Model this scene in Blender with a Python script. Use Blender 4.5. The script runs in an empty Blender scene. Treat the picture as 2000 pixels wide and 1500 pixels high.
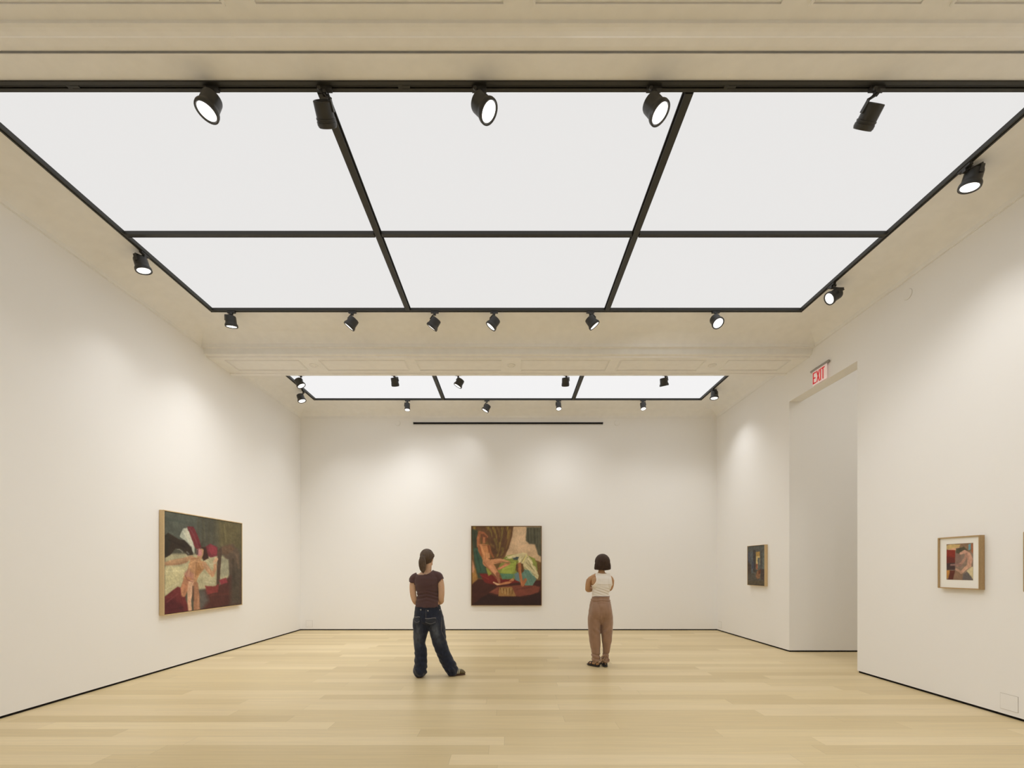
import bpy, bmesh, math, random
import numpy as np
from mathutils import Vector, Matrix, Quaternion, noise as mnoise

C = bpy.context.scene.collection
SC = bpy.context.scene
random.seed(7)

# ------------------------------------------------------------------ camera
CAM_H = 1.43
FPX = 860.0                       # focal length in pixels of a 2000 px wide frame
VPX, VPY = 996.0, 1110.0          # where the level view axis meets the frame
cam_d = bpy.data.cameras.new('camera')
cam_d.sensor_width = 36.0
cam_d.lens = FPX / 2000 * 36
cam_d.shift_x = (1000 - VPX) / 2000
cam_d.shift_y = (VPY - 750) / 2000
cam_d.clip_start = 0.05
cam = bpy.data.objects.new('camera', cam_d)
C.objects.link(cam)
cam.location = (0, 0, CAM_H)
cam.rotation_euler = (math.pi / 2, 0, 0)
SC.camera = cam

# ------------------------------------------------------------------ world and exposure
w = bpy.data.worlds.new('world'); SC.world = w; w.use_nodes = True
w.node_tree.nodes['Background'].inputs[0].default_value = (0.8, 0.78, 0.75, 1)
w.node_tree.nodes['Background'].inputs[1].default_value = 0.05
SC.view_settings.view_transform = 'Standard'
SC.view_settings.look = 'None'
SC.view_settings.exposure = 0.0
SC.view_settings.gamma = 1.0
SC.view_settings.use_curve_mapping = False
SC.cycles.max_bounces = 12
SC.cycles.diffuse_bounces = 8
SC.cycles.sample_clamp_indirect = 4.0
LAYLIGHT = 0.80                   # radiance of the luminous ceiling
SPOT_W = 66.0                     # watts of a track spotlight


def at(px, py, d):
    """point at depth d seen at pixel px, py"""
    return Vector(((px - VPX) * d / FPX, d, CAM_H + (VPY - py) * d / FPX))


# ------------------------------------------------------------------ materials
def lin(c):
    return tuple(((v / 255) / 12.92 if v / 255 <= .04045 else ((v / 255 + .055) / 1.055) ** 2.4) for v in c)


MATS = {}


def mat(name, col, rough=0.6, metal=0.0, emit=0.0, bump=0.0, bscale=40.0, var=0.0, spec=0.5, stretch=(1, 1, 1)):
    m = bpy.data.materials.new(name); m.use_nodes = True
    nt = m.node_tree; b = nt.nodes['Principled BSDF']
    b.inputs['Base Color'].default_value = (*col, 1)
    b.inputs['Roughness'].default_value = rough
    b.inputs['Metallic'].default_value = metal
    b.inputs['Specular IOR Level'].default_value = spec
    if emit:
        b.inputs['Emission Color'].default_value = (*col, 1)
        b.inputs['Emission Strength'].default_value = emit
    if bump or var:
        tc = nt.nodes.new('ShaderNodeTexCoord'); mp = nt.nodes.new('ShaderNodeMapping')
        mp.inputs['Scale'].default_value = stretch
        nz = nt.nodes.new('ShaderNodeTexNoise'); nz.inputs['Scale'].default_value = bscale
        nz.inputs['Detail'].default_value = 4
        nt.links.new(tc.outputs['Object'], mp.inputs[0]); nt.links.new(mp.outputs[0], nz.inputs['Vector'])
        if bump:
            bp = nt.nodes.new('ShaderNodeBump'); bp.inputs['Strength'].default_value = bump
            bp.inputs['Distance'].default_value = 0.01
            nt.links.new(nz.outputs['Fac'], bp.inputs['Height']); nt.links.new(bp.outputs[0], b.inputs['Normal'])
        if var:
            mr = nt.nodes.new('ShaderNodeMapRange')
            mr.inputs[1].default_value = .3; mr.inputs[2].default_value = .7
            mr.inputs[3].default_value = 1 - var; mr.inputs[4].default_value = 1 + var
            mx = nt.nodes.new('ShaderNodeVectorMath'); mx.operation = 'SCALE'
            mx.inputs[0].default_value = col
            nt.links.new(nz.outputs['Fac'], mr.inputs[0]); nt.links.new(mr.outputs[0], mx.inputs['Scale'])
            nt.links.new(mx.outputs[0], b.inputs['Base Color'])
    MATS[name] = m
    return m


mat('wall_paint', (.86, .85, .832), .75, bump=.02, bscale=120, spec=.2)
mat('plaster', (.85, .845, .83), .8, bump=.12, bscale=9, var=.02, spec=.2)
mat('hall_paint', (.80, .785, .76), .8, spec=.2)
mat('shadow_gap', (.012, .010, .008), .8, spec=.1)
mat('black_metal', (.030, .029, .024), .45, bump=.02, bscale=200, spec=.4)
mat('matte_black', (.010, .009, .008), .6, spec=.2)
mat('lamp_black', (.032, .031, .029), .42, spec=.45)
mat('lamp_glass', (1.0, .99, .97), .3, emit=1.7)
mat('panel_light', (.985, .975, .965), .9, emit=LAYLIGHT, spec=0)
mat('panel_light_far', (1.0, .995, 1.0), .9, emit=LAYLIGHT * 1.09, spec=0)
for n in ('panel_light', 'panel_light_far'):
    MATS[n].node_tree.nodes['Principled BSDF'].inputs['Base Color'].default_value = (.05, .05, .05, 1)
mat('hall_fill_panel', (1.0, .97, .92), .9, emit=2.3, spec=0)
mat('plate_white', (.85, .84, .82), .6, spec=.3)
mat('plate_gap', (.38, .34, .29), .8)
mat('oak', (.60, .44, .235), .5, bump=.05, bscale=60, var=.10, stretch=(8, 8, .8))
mat('oak_mid', (.43, .29, .14), .5, bump=.05, bscale=60, var=.12, stretch=(8, 8, .8))
mat('oak_dark', (.36, .235, .115), .5, bump=.05, bscale=60, var=.12, stretch=(8, 8, .8))
mat('mat_board', (.86, .845, .79), .8)
mat('dark_gap', (.03, .02, .012), .7)
mat('sign_metal', (.36, .34, .31), .35, metal=.8)
mat('sign_red', (.68, .02, .03), .5, emit=.22)


def floor_material():
    m = bpy.data.materials.new('oak_floor'); m.use_nodes = True
    nt = m.node_tree; L = nt.links.new; b = nt.nodes['Principled BSDF']
    def N(t, **k):
        n = nt.nodes.new(t)
        for a, v in k.items(): setattr(n, a, v)
        return n
    def M(op, a, b_=None, c=None):
        n = N('ShaderNodeMath', operation=op)
        for i, v in enumerate((a, b_, c)):
            if v is None: continue
            if isinstance(v, (int, float)): n.inputs[i].default_value = v
            else: L(v, n.inputs[i])
        return n.outputs[0]
    tc = N('ShaderNodeTexCoord'); sp = N('ShaderNodeSeparateXYZ'); L(tc.outputs['Object'], sp.inputs[0])
    x, y = sp.outputs[0], sp.outputs[1]
    W, LEN = .178, 2.6
    ry = M('DIVIDE', y, W); row = M('FLOOR', ry); fy = M('FRACT', ry)
    wn = N('ShaderNodeTexWhiteNoise', noise_dimensions='1D'); L(row, wn.inputs['W'])
    rx = M('ADD', M('DIVIDE', x, LEN), M('MULTIPLY', wn.outputs['Value'], 7.31))
    col = M('FLOOR', rx); fx = M('FRACT', rx)
    cid = N('ShaderNodeCombineXYZ'); L(col, cid.inputs[0]); L(row, cid.inputs[1])
    wn2 = N('ShaderNodeTexWhiteNoise', noise_dimensions='2D'); L(cid.outputs[0], wn2.inputs['Vector'])
    # grain, offset for each board
    off = N('ShaderNodeVectorMath', operation='SCALE'); L(wn2.outputs['Color'], off.inputs[0]); off.inputs['Scale'].default_value = 37
    ad = N('ShaderNodeVectorMath', operation='ADD'); L(tc.outputs['Object'], ad.inputs[0]); L(off.outputs[0], ad.inputs[1])
    mp = N('ShaderNodeMapping'); L(ad.outputs[0], mp.inputs[0]); mp.inputs['Scale'].default_value = (.9, 22, 1)
    g1 = N('ShaderNodeTexNoise'); L(mp.outputs[0], g1.inputs['Vector']); g1.inputs['Scale'].default_value = 1.6; g1.inputs['Detail'].default_value = 6; g1.inputs['Roughness'].default_value = .6
    mp2 = N('ShaderNodeMapping'); L(ad.outputs[0], mp2.inputs[0]); mp2.inputs['Scale'].default_value = (1.2, 90, 1)
    g2 = N('ShaderNodeTexNoise'); L(mp2.outputs[0], g2.inputs['Vector']); g2.inputs['Scale'].default_value = 2.2; g2.inputs['Detail'].default_value = 5
    cr = N('ShaderNodeValToRGB'); e = cr.color_ramp.elements
    e[0].position = 0; e[0].color = (0.5845, 0.4616, 0.2544, 1)
    e[1].position = 1; e[1].color = (0.7259, 0.5982, 0.3656, 1)
    for p, c in ((.3, (0.6282, 0.5051, 0.2884, 1)), (.6, (0.6656, 0.5382, 0.3131, 1)), (.8, (0.6822, 0.5548, 0.3399, 1))):
        q = e.new(p); q.color = c
    L(wn2.outputs['Value'], cr.inputs[0])
    k1 = M('ADD', M('MULTIPLY', g1.outputs['Fac'], .30), .85)
    k2 = M('ADD', M('MULTIPLY', g2.outputs['Fac'], .20), .90)
    # seams: long ones and board ends
    sy = M('LESS_THAN', M('MINIMUM', fy, M('SUBTRACT', 1.0, fy)), .008)
    sx = M('LESS_THAN', M('MINIMUM', fx, M('SUBTRACT', 1.0, fx)), .0006)
    seam = M('SUBTRACT', 1.0, M('MULTIPLY', M('MAXIMUM', sy, sx), .22))
    tot = M('MULTIPLY', M('MULTIPLY', k1, k2), seam)
    sc = N('ShaderNodeVectorMath', operation='SCALE'); L(cr.outputs[0], sc.inputs[0]); L(tot, sc.inputs['Scale'])
    L(sc.outputs[0], b.inputs['Base Color'])
    rr = M('ADD', M('MULTIPLY', g1.outputs['Fac'], .16), .33)
    L(rr, b.inputs['Roughness']); b.inputs['Specular IOR Level'].default_value = .42
    bp = N('ShaderNodeBump'); bp.inputs['Strength'].default_value = .06; bp.inputs['Distance'].default_value = .002
    L(M('ADD', g2.outputs['Fac'], M('MULTIPLY', seam, 2.0)), bp.inputs['Height']); L(bp.outputs[0], b.inputs['Normal'])
    MATS['oak_floor'] = m


floor_material()


# ------------------------------------------------------------------ mesh building
class MB:
    def __init__(s): s.v = []; s.f = []

    def add(s, vs, fs):
        o = len(s.v); s.v += [tuple(v) for v in vs]; s.f += [tuple(i + o for i in f) for f in fs]; return s

    def box(s, a, b):
        x0, y0, z0 = a; x1, y1, z1 = b
        return s.add([(x0, y0, z0), (x1, y0, z0), (x1, y1, z0), (x0, y1, z0), (x0, y0, z1), (x1, y0, z1), (x1, y1, z1), (x0, y1, z1)],
                     [(0, 3, 2, 1), (4, 5, 6, 7), (0, 1, 5, 4), (1, 2, 6, 5), (2, 3, 7, 6), (3, 0, 4, 7)])

    def obox(s, c, ax, ay, az, hx, hy, hz):
        """box about centre c on axes ax, ay, az"""
        vs = [Vector(c) + ax * (sx * hx) + ay * (sy * hy) + az * (sz * hz)
              for sz in (-1, 1) for sx, sy in ((-1, -1), (1, -1), (1, 1), (-1, 1))]
        return s.add(vs, [(0, 3, 2, 1), (4, 5, 6, 7), (0, 1, 5, 4), (1, 2, 6, 5), (2, 3, 7, 6), (3, 0, 4, 7)])

    def bar(s, p, q, wdt, dep, side):
        p = Vector(p); q = Vector(q); ax = (q - p); l = ax.length; ax.normalize()
        side = Vector(side); side = (side - ax * side.dot(ax)).normalized(); up = ax.cross(side)
        return s.obox((p + q) / 2, side, up, ax, wdt / 2, dep / 2, l / 2)

    def rings(s, rs, closed=True, cap=True):
        n = len(rs[0]); o = len(s.v)
        for r in rs: s.v += [tuple(p) for p in r]
        for k in range(len(rs) - 1):
            for i in range(n if closed else n - 1):
                j = (i + 1) % n
                s.f.append((o + k * n + i, o + k * n + j, o + (k + 1) * n + j, o + (k + 1) * n + i))
        if cap and closed:
            s.f.append(tuple(o + i for i in reversed(range(n)))); s.f.append(tuple(o + (len(rs) - 1) * n + i for i in range(n)))
        return s

    def lathe(s, prof, n=32, cap=True):
        """profile of (r, z) about z"""
        return s.rings([[(r * math.cos(2 * math.pi * i / n), r * math.sin(2 * math.pi * i / n), z) for i in range(n)] for r, z in prof], cap=cap)

    def tube(s, pts, rad, n=16, ref=(1, 0, 0), sub=4, cap=True):
        """smooth tube; rad items are r or (r along ref, r across)"""
        P = [Vector(p) for p in pts]; R = [(r, r) if isinstance(r, (int, float)) else r for r in rad]
        Q, T = [], []
        m = len(P)
        for i in range(m - 1):
            p0, p1, p2, p3 = P[max(i - 1, 0)], P[i], P[i + 1], P[min(i + 2, m - 1)]
            for k in range(sub):
                t = k / sub; t2 = t * t; t3 = t2 * t
                Q.append(.5 * ((2 * p1) + (p2 - p0) * t + (2 * p0 - 5 * p1 + 4 * p2 - p3) * t2 + (3 * p1 - p0 - 3 * p2 + p3) * t3))
                u = t * t * (3 - 2 * t)
                T.append((R[i][0] + (R[i + 1][0] - R[i][0]) * u, R[i][1] + (R[i + 1][1] - R[i][1]) * u))
        Q.append(P[-1]); T.append(R[-1])
        rs = []; ref = Vector(ref)
        for i, q in enumerate(Q):
            d = (Q[min(i + 1, len(Q) - 1)] - Q[max(i - 1, 0)]).normalized()
            a = ref - d * ref.dot(d)
            if a.length < 1e-3: a = Vector((0, 1, 0)) - d * d.y
            a.normalize(); b = d.cross(a)
            rs.append([q + a * (T[i][0] * math.cos(2 * math.pi * k / n)) + b * (T[i][1] * math.sin(2 * math.pi * k / n)) for k in range(n)])
        if cap:   # rounded ends
            def endcap(q, d, r, base):
                out = []
                for s_ in (.8, 1.0):
                    kx = math.cos(s_ * math.pi / 2 * .92); h = math.sin(s_ * math.pi / 2 * .92) * min(r)
                    out.append([q + (Vector(p) - q) * kx + d * h for p in base])
                return out
            d0 = (Q[0] - Q[1]).normalized(); d1 = (Q[-1] - Q[-2]).normalized()
            rs = list(reversed(endcap(Q[0], d0, T[0], rs[0]))) + rs + endcap(Q[-1], d1, T[-1], rs[-1])
        return s.rings(rs)

    def ell(s, c, r, rot=None, n=20, m=12):
        c = Vector(c); rot = rot or Matrix.Identity(3); o = len(s.v)
        for i in range(m + 1):
            th = math.pi * i / m
            for k in range(n):
                ph = 2 * math.pi * k / n
                p = Vector((r[0] * math.sin(th) * math.cos(ph), r[1] * math.sin(th) * math.sin(ph), r[2] * math.cos(th)))
                s.v.append(tuple(c + rot @ p))
        for i in range(m):
            for k in range(n):
                j = (k + 1) % n
                s.f.append((o + i * n + k, o + (i + 1) * n + k, o + (i + 1) * n + j, o + i * n + j))
        return s

    def mesh(s, name):
        me = bpy.data.meshes.new(name); me.from_pydata(s.v, [], s.f)
        bm = bmesh.new(); bm.from_mesh(me); bmesh.ops.remove_doubles(bm, verts=bm.verts, dist=1e-6)
        bmesh.ops.recalc_face_normals(bm, faces=bm.faces); bm.to_mesh(me); bm.free()
        return me

    def build(s, name, m, parent=None, smooth=False, loc=None, bevel=0):
        me = s.mesh(name)
        return put(name, me, m, parent, smooth, loc, bevel)


def put(name, me, m, parent=None, smooth=False, loc=None, bevel=0):
    if m and not me.materials: me.materials.append(MATS[m] if isinstance(m, str) else m)
    if smooth:
        for p in me.polygons: p.use_smooth = True
    o = bpy.data.objects.new(name, me); C.objects.link(o)
    if parent: o.parent = parent
    if loc: o.location = loc
    if bevel:
        b = o.modifiers.new('bevel', 'BEVEL'); b.width = bevel; b.segments = 2; b.limit_method = 'ANGLE'
    return o


def tag(o, label=None, cat=None, group=None, kind=None):
    for k, v in (('label', label), ('category', cat), ('group', group), ('kind', kind)):
        if v: o[k] = v
    return o


def empty(name, loc, label, cat, group=None, rz=0):
    o = bpy.data.objects.new(name, None); C.objects.link(o); o.location = loc; o.rotation_euler = (0, 0, rz)
    o.empty_display_size = .1
    return tag(o, label, cat, group)


def struct(o): o['kind'] = 'structure'; return o


def smooth_by_angle(me, ang=35):
    bm = bmesh.new(); bm.from_mesh(me)
    for f in bm.faces: f.smooth = True
    for e in bm.edges:
        if len(e.link_faces) == 2 and e.calc_face_angle(0) > math.radians(ang): e.smooth = False
    bm.to_mesh(me); bm.free()


# ------------------------------------------------------------------ the room
XL, XR, YB, YF = -4.837, 4.778, 10.17, -4.2
ZW = 4.91                          # wall top / start of the cove
ZL = 5.11                          # luminous ceiling
LXL, LXR = -4.28, 4.18             # its side edges
GAP = .025
DY0, DY1, DZ = 6.056, 7.533, 4.282 # doorway in the right wall
TH = .205

struct(MB().box((XL - .1, YF - .1, -.12), (8.6, YB + .1, 0)).build('floor', 'oak_floor'))
struct(MB().box((XL - .2, YF - .2, GAP), (XL, YB + .2, 5.35)).build('wall_left', 'wall_paint'))
struct(MB().box((XL, YB, GAP), (XR, YB + .2, 5.35)).build('wall_back', 'wall_paint'))
struct(MB().box((XL, YF - .2, GAP), (XR, YF, 5.35)).build('wall_front', 'wall_paint'))
wr = MB()
wr.box((XR, YF - .2, GAP), (XR + TH, DY0, 5.35))
wr.box((XR, DY1, GAP), (XR + TH, YB + .2, 5.35))
wr.box((XR, DY0, DZ), (XR + TH, DY1, 5.35))
struct(wr.build('wall_right', 'wall_paint'))
# strips coloured black for the shade in the gaps under the walls
for nm, a, b in (('left', (XL - .12, YF, 0), (XL - .012, YB, GAP)), ('back', (XL - .1, YB + .012, 0), (XR + .1, YB + .12, GAP)),
                 ('front', (XL, YF - .12, 0), (XR, YF - .012, GAP))):
    struct(MB().box(a, b).build('baseboard_' + nm, 'shadow_gap'))
g = MB().box((XR + .012, YF, 0), (XR + TH - .012, DY0 - .012, GAP)).box((XR + .012, DY1 + .012, 0), (XR + TH, YB, GAP))
struct(g.build('baseboard_right', 'shadow_gap'))
# room beyond the doorway
X2, Y2 = 8.5, 3.2
struct(MB().box((XR + TH, DY1, GAP), (X2 + .2, DY1 + .2, 5.35)).build('wall_hall_back', 'wall_paint'))
struct(MB().box((X2, Y2, 0), (X2 + .2, DY1, 5.35)).build('wall_hall_right', 'wall_paint'))
struct(MB().box((XR + TH, Y2 - .2, 0), (X2 + .2, Y2, 5.35)).build('wall_hall_front', 'wall_paint'))
struct(MB().box((XR + TH, Y2, 5.35), (X2, DY1, 5.45)).build('ceiling_hall', 'wall_paint'))
struct(MB().box((XR + TH + .001, DY1 + .012, 0), (X2, DY1 + .15, GAP)).build('baseboard_hall', 'shadow_gap'))  # same black strip standing for shade under the hall wall

hp = MB().box((5.6, 4.2, 5.30), (7.6, 6.2, 5.34)).build('ceiling_light', 'hall_fill_panel')  # out of view, added to brighten the room past the doorway
tag(hp, 'unseen glowing panel added to light the next room beyond the doorway', 'ceiling light')

# coved ceiling round each luminous bay
BAYS = [  # outer y0, y1, inner y0, y1
    (2.963, 6.90, 3.32, 6.31),
    (7.79, 10.17, 8.30, 9.615),
    (-4.2, 1.98, -3.6, 1.60),
]


def cove(bay):
    oy0, oy1, iy0, iy1 = bay
    mb = MB(); prof = []
    K = 10
    prof.append((0, -.016)); prof.append((.008, -.016)); prof.append((.008, -.008)); prof.append((.014, -.008)); prof.append((.014, 0))
    for k in range(1, K + 1):
        t = k / K * math.pi / 2
        # shallow ellipse: steep at the wall, level at the light
        prof.append((.02 + (1 - .02) * (1 - math.cos(t)) ** .9, math.sin(t)))
    rs = []
    for u, v in prof:
        if v <= 0:
            off = u; z = ZW + v; uu = 0
            x0, x1, y0, y1 = XL + off, XR - off, oy0 + off, oy1 - off
        else:
            z = ZW + v * (ZL - ZW)
            x0 = XL + u * (LXL - XL); x1 = XR + u * (LXR - XR); y0 = oy0 + u * (iy0 - oy0); y1 = oy1 + u * (iy1 - oy1)
        rs.append([(x0, y0, z), (x1, y0, z), (x1, y1, z), (x0, y1, z)])
    # narrow lip, then the raised edge up to the light
    x0, x1, y0, y1 = LXL, LXR, iy0, iy1
    rs.append([(x0, y0, ZL + .12), (x1, y0, ZL + .12), (x1, y1, ZL + .12), (x0, y1, ZL + .12)])
    mb.rings(rs, cap=False)
    me = mb.mesh('ceiling')
    bm = bmesh.new(); bm.from_mesh(me)
    for f in bm.faces:
        if f.calc_center_median().z > ZW + .02 and f.normal.z != 0: f.smooth = True
    for e in bm.edges:
        if len(e.link_faces) == 2 and e.calc_face_angle(0) > math.radians(28): e.smooth = False
    bmesh.ops.reverse_faces(bm, faces=[f for f in bm.faces if f.normal.z > 0])
    bm.to_mesh(me); bm.free()
    return struct(put('ceiling', me, 'plaster'))


for bay in BAYS: cove(bay)
struct(MB().box((XL - .2, YF - .2, 5.35), (XR + TH, YB + .2, 5.45)).build('ceiling_slab', 'plaster'))


def beam(idx, prof, y_s0, y_s1, panels, rosettes, py0, py1):
    """profile (y, z) from the far crease to the near crease, run across the room"""
    rs = [[(x, y, z) for y, z in prof] + [(x, prof[-1][0], 5.3), (x, prof[0][0], 5.3)] for x in (XL, XR)]
    b = struct(MB().rings(rs).build('trim_%d' % idx, 'plaster'))
    for x0, x1 in panels:      # raised rectangular mouldings on the soffit
        m = MB(); z = min(z for y, z in prof if y_s0 <= y <= y_s1) if 0 else SOFF
        for k, (wd, dp, o) in enumerate(((.014, .012, 0), (.008, .007, .022))):
            a0, a1, b0, b1 = x0 + o, x1 - o, py0 + o, py1 - o
            m.box((a0, b0, z - dp), (a1, b0 + wd, z + .002)); m.box((a0, b1 - wd, z - dp), (a1, b1, z + .002))
            m.box((a0, b0 + wd, z - dp), (a0 + wd, b1 - wd, z + .002)); m.box((a1 - wd, b0 + wd, z - dp), (a1, b1 - wd, z + .002))
        m.build('panel_moulding', 'plaster', b)
    for x in rosettes:
        m = MB().lathe([(.07, .0), (.07, -.006), (.055, -.014), (.05, -.006), (.03, -.006), (.022, -.02), (.004, -.026)], 24)
        m.build('rosette', 'plaster', b, smooth=True, loc=(x, (py0 + py1) / 2, SOFF))
    return b


SOFF = 4.80
far_prof = [(7.79, 4.91), (7.76, 4.895), (7.735, 4.895), (7.735, 4.88), (7.70, 4.825), (7.67, 4.81), (7.665, 4.782), (7.60, 4.785), (7.595, SOFF),
            (7.05, SOFF), (7.045, 4.788), (7.02, 4.79), (7.015, 4.81), (6.985, 4.812), (6.962, 4.818), (6.95, 4.882), (6.945, 4.882), (6.94, 4.898), (6.91, 4.90), (6.90, 4.91)]
beam(1, far_prof, 7.05, 7.6, [(-4.62, -3.42), (-3.10, -1.70), (-1.54, -.14), (.18, 1.63), (1.79, 3.18), (3.54, 4.55)], [-3.26, .02, 3.36], 7.13, 7.50)
near_prof = [(2.963, 4.91), (2.95, 4.902), (2.925, 4.90), (2.915, 4.885), (2.86, 4.875), (2.84, 4.86), (2.835, 4.845), (2.80, 4.815), (2.765, 4.803), (2.735, 4.798), (2.73, 4.785), (2.71, 4.785), (2.705, SOFF),
             (2.25, SOFF), (2.245, 4.785), (2.15, 4.785), (2.12, 4.81), (2.06, 4.87), (2.04, 4.895), (1.98, 4.91)]
beam(2, near_prof, 2.3, 2.7, [(-3.20, -1.70), (-1.526, -.025), (.138, 1.627), (1.79, 2.46), (2.63, 3.9), (-4.6, -3.35)], [.056], 2.27, 2.635)

# ------------------------------------------------------------------ luminous ceiling, black frames and tracks
BX = (-1.455, 1.385)
GROUPN = {0: 'in the nearer bay', 1: 'in the far bay beyond the beam', 2: 'added unseen overhead behind the viewer'}


def bay_lights(bi, bay, cross):
    _, _, y0, y1 = bay
    ys = [y0] + cross + [y1]
    fw = .045
    fb = .018 if bi == 1 else .045
    # frame
    root = empty('light_track', ((LXL + LXR) / 2, (y0 + y1) / 2, ZL),
                 {0: 'black metal track frame with dividing bars round the six large glowing ceiling panels',
                  1: 'black metal track frame round the three glowing ceiling panels of the far bay',
                  2: 'black metal track frame round the added, unseen glowing panels behind the viewer'}[bi], 'track')
    ox, oy = root.location.x, root.location.y
    def part(nm, boxes, m='black_metal'):
        k = MB()
        for a, b in boxes: k.box((a[0] - ox, a[1] - oy, a[2] - ZL), (b[0] - ox, b[1] - oy, b[2] - ZL))
        return k.build(nm, m, root)
    nz0 = ZL - .012
    wn = .085 if bi == 0 else .06
    # near rail: two channels side by side with a groove
    part('track_rail', [((LXL, y0, nz0), (LXR, y0 + wn * .28, ZL + .05)), ((LXL, y0 + wn * .28, nz0 + .02), (LXR, y0 + wn * .36, ZL + .05)),
                        ((LXL, y0 + wn * .36, nz0 + .004), (LXR, y0 + wn * .44, ZL + .05)), ((LXL, y0 + wn * .44, nz0 + .02), (LXR, y0 + wn * .56, ZL + .05)),
                        ((LXL, y0 + wn * .56, nz0), (LXR, y0 + wn * .86, ZL + .05))])
    part('edge_strip', [((LXL, y0 + wn * .86, nz0 + .03), (LXR, y0 + wn, ZL + .05))], 'matte_black')
    part('track_rail', [((LXL, y1 - fb, nz0), (LXR, y1 - fb * .62, ZL + .05)), ((LXL, y1 - fb * .62, nz0 + .012), (LXR, y1 - fb * .38, ZL + .05)), ((LXL, y1 - fb * .38, nz0), (LXR, y1, ZL + .05))])
    if bi == 0:
        for px in (143, 790, 1428):
            x = (px - VPX) * 3.35 / FPX
            part('rail_connector', [((x - .04, y0 + .026, nz0 - .0012), (x + .04, y0 + .044, nz0 + .004)), ((x - .05, y0 + .020, nz0 - .0008), (x - .02, y0 + .05, nz0 + .002))])
    for a, sgn in ((LXL, 1), (LXR, -1)):
        b = a + sgn * fw
        def X(u, v): return (min(a + sgn * fw * u, a + sgn * fw * v), max(a + sgn * fw * u, a + sgn * fw * v))
        bx = []
        for u, v, dz in ((0, .38, 0), (.38, .62, .012), (.62, 1, 0)):
            p, q = X(u, v); bx.append(((p, y0 + wn, nz0 + dz), (q, y1 - fb, ZL + .05)))
        part('track_rail', bx)
    for x in BX:
        part('dividing_bar', [((x - .03, y0 + wn, nz0), (x + .03, y1 - fb, ZL + .05))])
        part('edge_strip', [((x - .042, y0 + wn, ZL + .012), (x - .03, y1 - fb, ZL + .05)), ((x + .03, y0 + wn, ZL + .012), (x + .042, y1 - fb, ZL + .05))], 'matte_black')  # near-black strips along both sides of each bar
    xx = [LXL + fw, BX[0] - .042, BX[0] + .042, BX[1] - .042, BX[1] + .042, LXR - fw]
    for y in cross:
        part('dividing_bar', [((xx[2 * k] , y - .025, nz0), (xx[2 * k + 1], y + .012, ZL + .05)) for k in range(3)])
        part('edge_strip', [((xx[2 * k], y + .012, nz0 + .01), (xx[2 * k + 1], y + .035, ZL + .05)) for k in range(3)], 'matte_black')
    # glowing panels
    names = {0: 'left', 1: 'middle', 2: 'right'}
    for r in range(len(ys) - 1):
        for k in range(3):
            a = ys[r] + (wn if r == 0 else .035); b = ys[r + 1] - (.025 if r < len(ys) - 2 else fb)
            if bi == 0:
                lab = 'large glowing white ceiling panel, %s one of the %s row before the beam' % (names[k], ('nearer, larger-looking', 'second')[r])
            elif bi == 1: lab = 'bright narrow ceiling panel beyond the beam, %s one of three' % names[k]
            else: lab = 'unseen glowing ceiling panel added overhead behind the viewer, %s one, row %s' % (names[k], ('rear', 'front')[r])
            o = MB().box((xx[2 * k], a, ZL + .028), (xx[2 * k + 1], b, ZL + .048)).build('ceiling_light', 'panel_light_far' if bi == 1 else 'panel_light')
            tag(o, lab, 'ceiling light', 'glowing ceiling panels ' + GROUPN[bi])


bay_lights(0, BAYS[0], [4.862])
bay_lights(1, BAYS[1], [])
bay_lights(2, BAYS[2], [-1.0])  # unseen bay behind the viewer, its glowing panels added to light the room


# ------------------------------------------------------------------ track spotlights
def head_mesh(kind):
    if kind == 'drum':
        body = [(.012, .0), (.055, .0), (.066, -.006), (.070, -.018), (.071, -.085), (.073, -.098), (.081, -.112), (.084, -.122), (.084, -.140), (.082, -.146), (.072, -.146), (.067, -.136), (.012, -.134)]
        lens_r, lens_z, L = .066, -.139, .145
    elif kind == 'slim':
        body = [(.012, .0), (.046, .0), (.054, -.006), (.056, -.018), (.056, -.12), (.059, -.124), (.062, -.150), (.060, -.156), (.054, -.156), (.050, -.146), (.012, -.145)]
        lens_r, lens_z, L = .054, -.152, .156
    else:
        body = [(.012, -.010), (.045, -.010), (.05, .0), (.062, .0), (.067, -.004), (.068, -.092), (.073, -.095), (.073, -.104), (.070, -.107), (.070, -.112), (.074, -.115), (.074, -.134), (.067, -.148), (.060, -.148), (.056, -.138), (.012, -.136)]
        lens_r, lens_z, L = .056, -.140, .148
    me = MB().lathe(body, 36).mesh('lamp_head'); smooth_by_angle(me, 30); me.materials.append(MATS['lamp_black'])
    ln = MB().lathe([(lens_r, lens_z + .006), (lens_r, lens_z), (lens_r * .7, lens_z - .002), (.004, lens_z - .003)], 32).mesh('lens')
    smooth_by_angle(ln, 40); ln.materials.append(MATS['lamp_glass'])
    return me, ln, L


HEADS = {k: head_mesh(k) for k in ('drum', 'slim', 'cylinder')}
AD_ME = MB().box((-.055, -.017, -.022), (.055, .017, 0)).box((-.016, -.016, -.05), (.016, .016, -.022)).mesh('track_adapter')
AD_ME.materials.append(MATS['lamp_black'])
KN_ME = MB().lathe([(.012, .0), (.014, .004), (.014, .014), (.010, .018)], 16).mesh('knob'); smooth_by_angle(KN_ME, 35); KN_ME.materials.append(MATS['lamp_black'])


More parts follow.
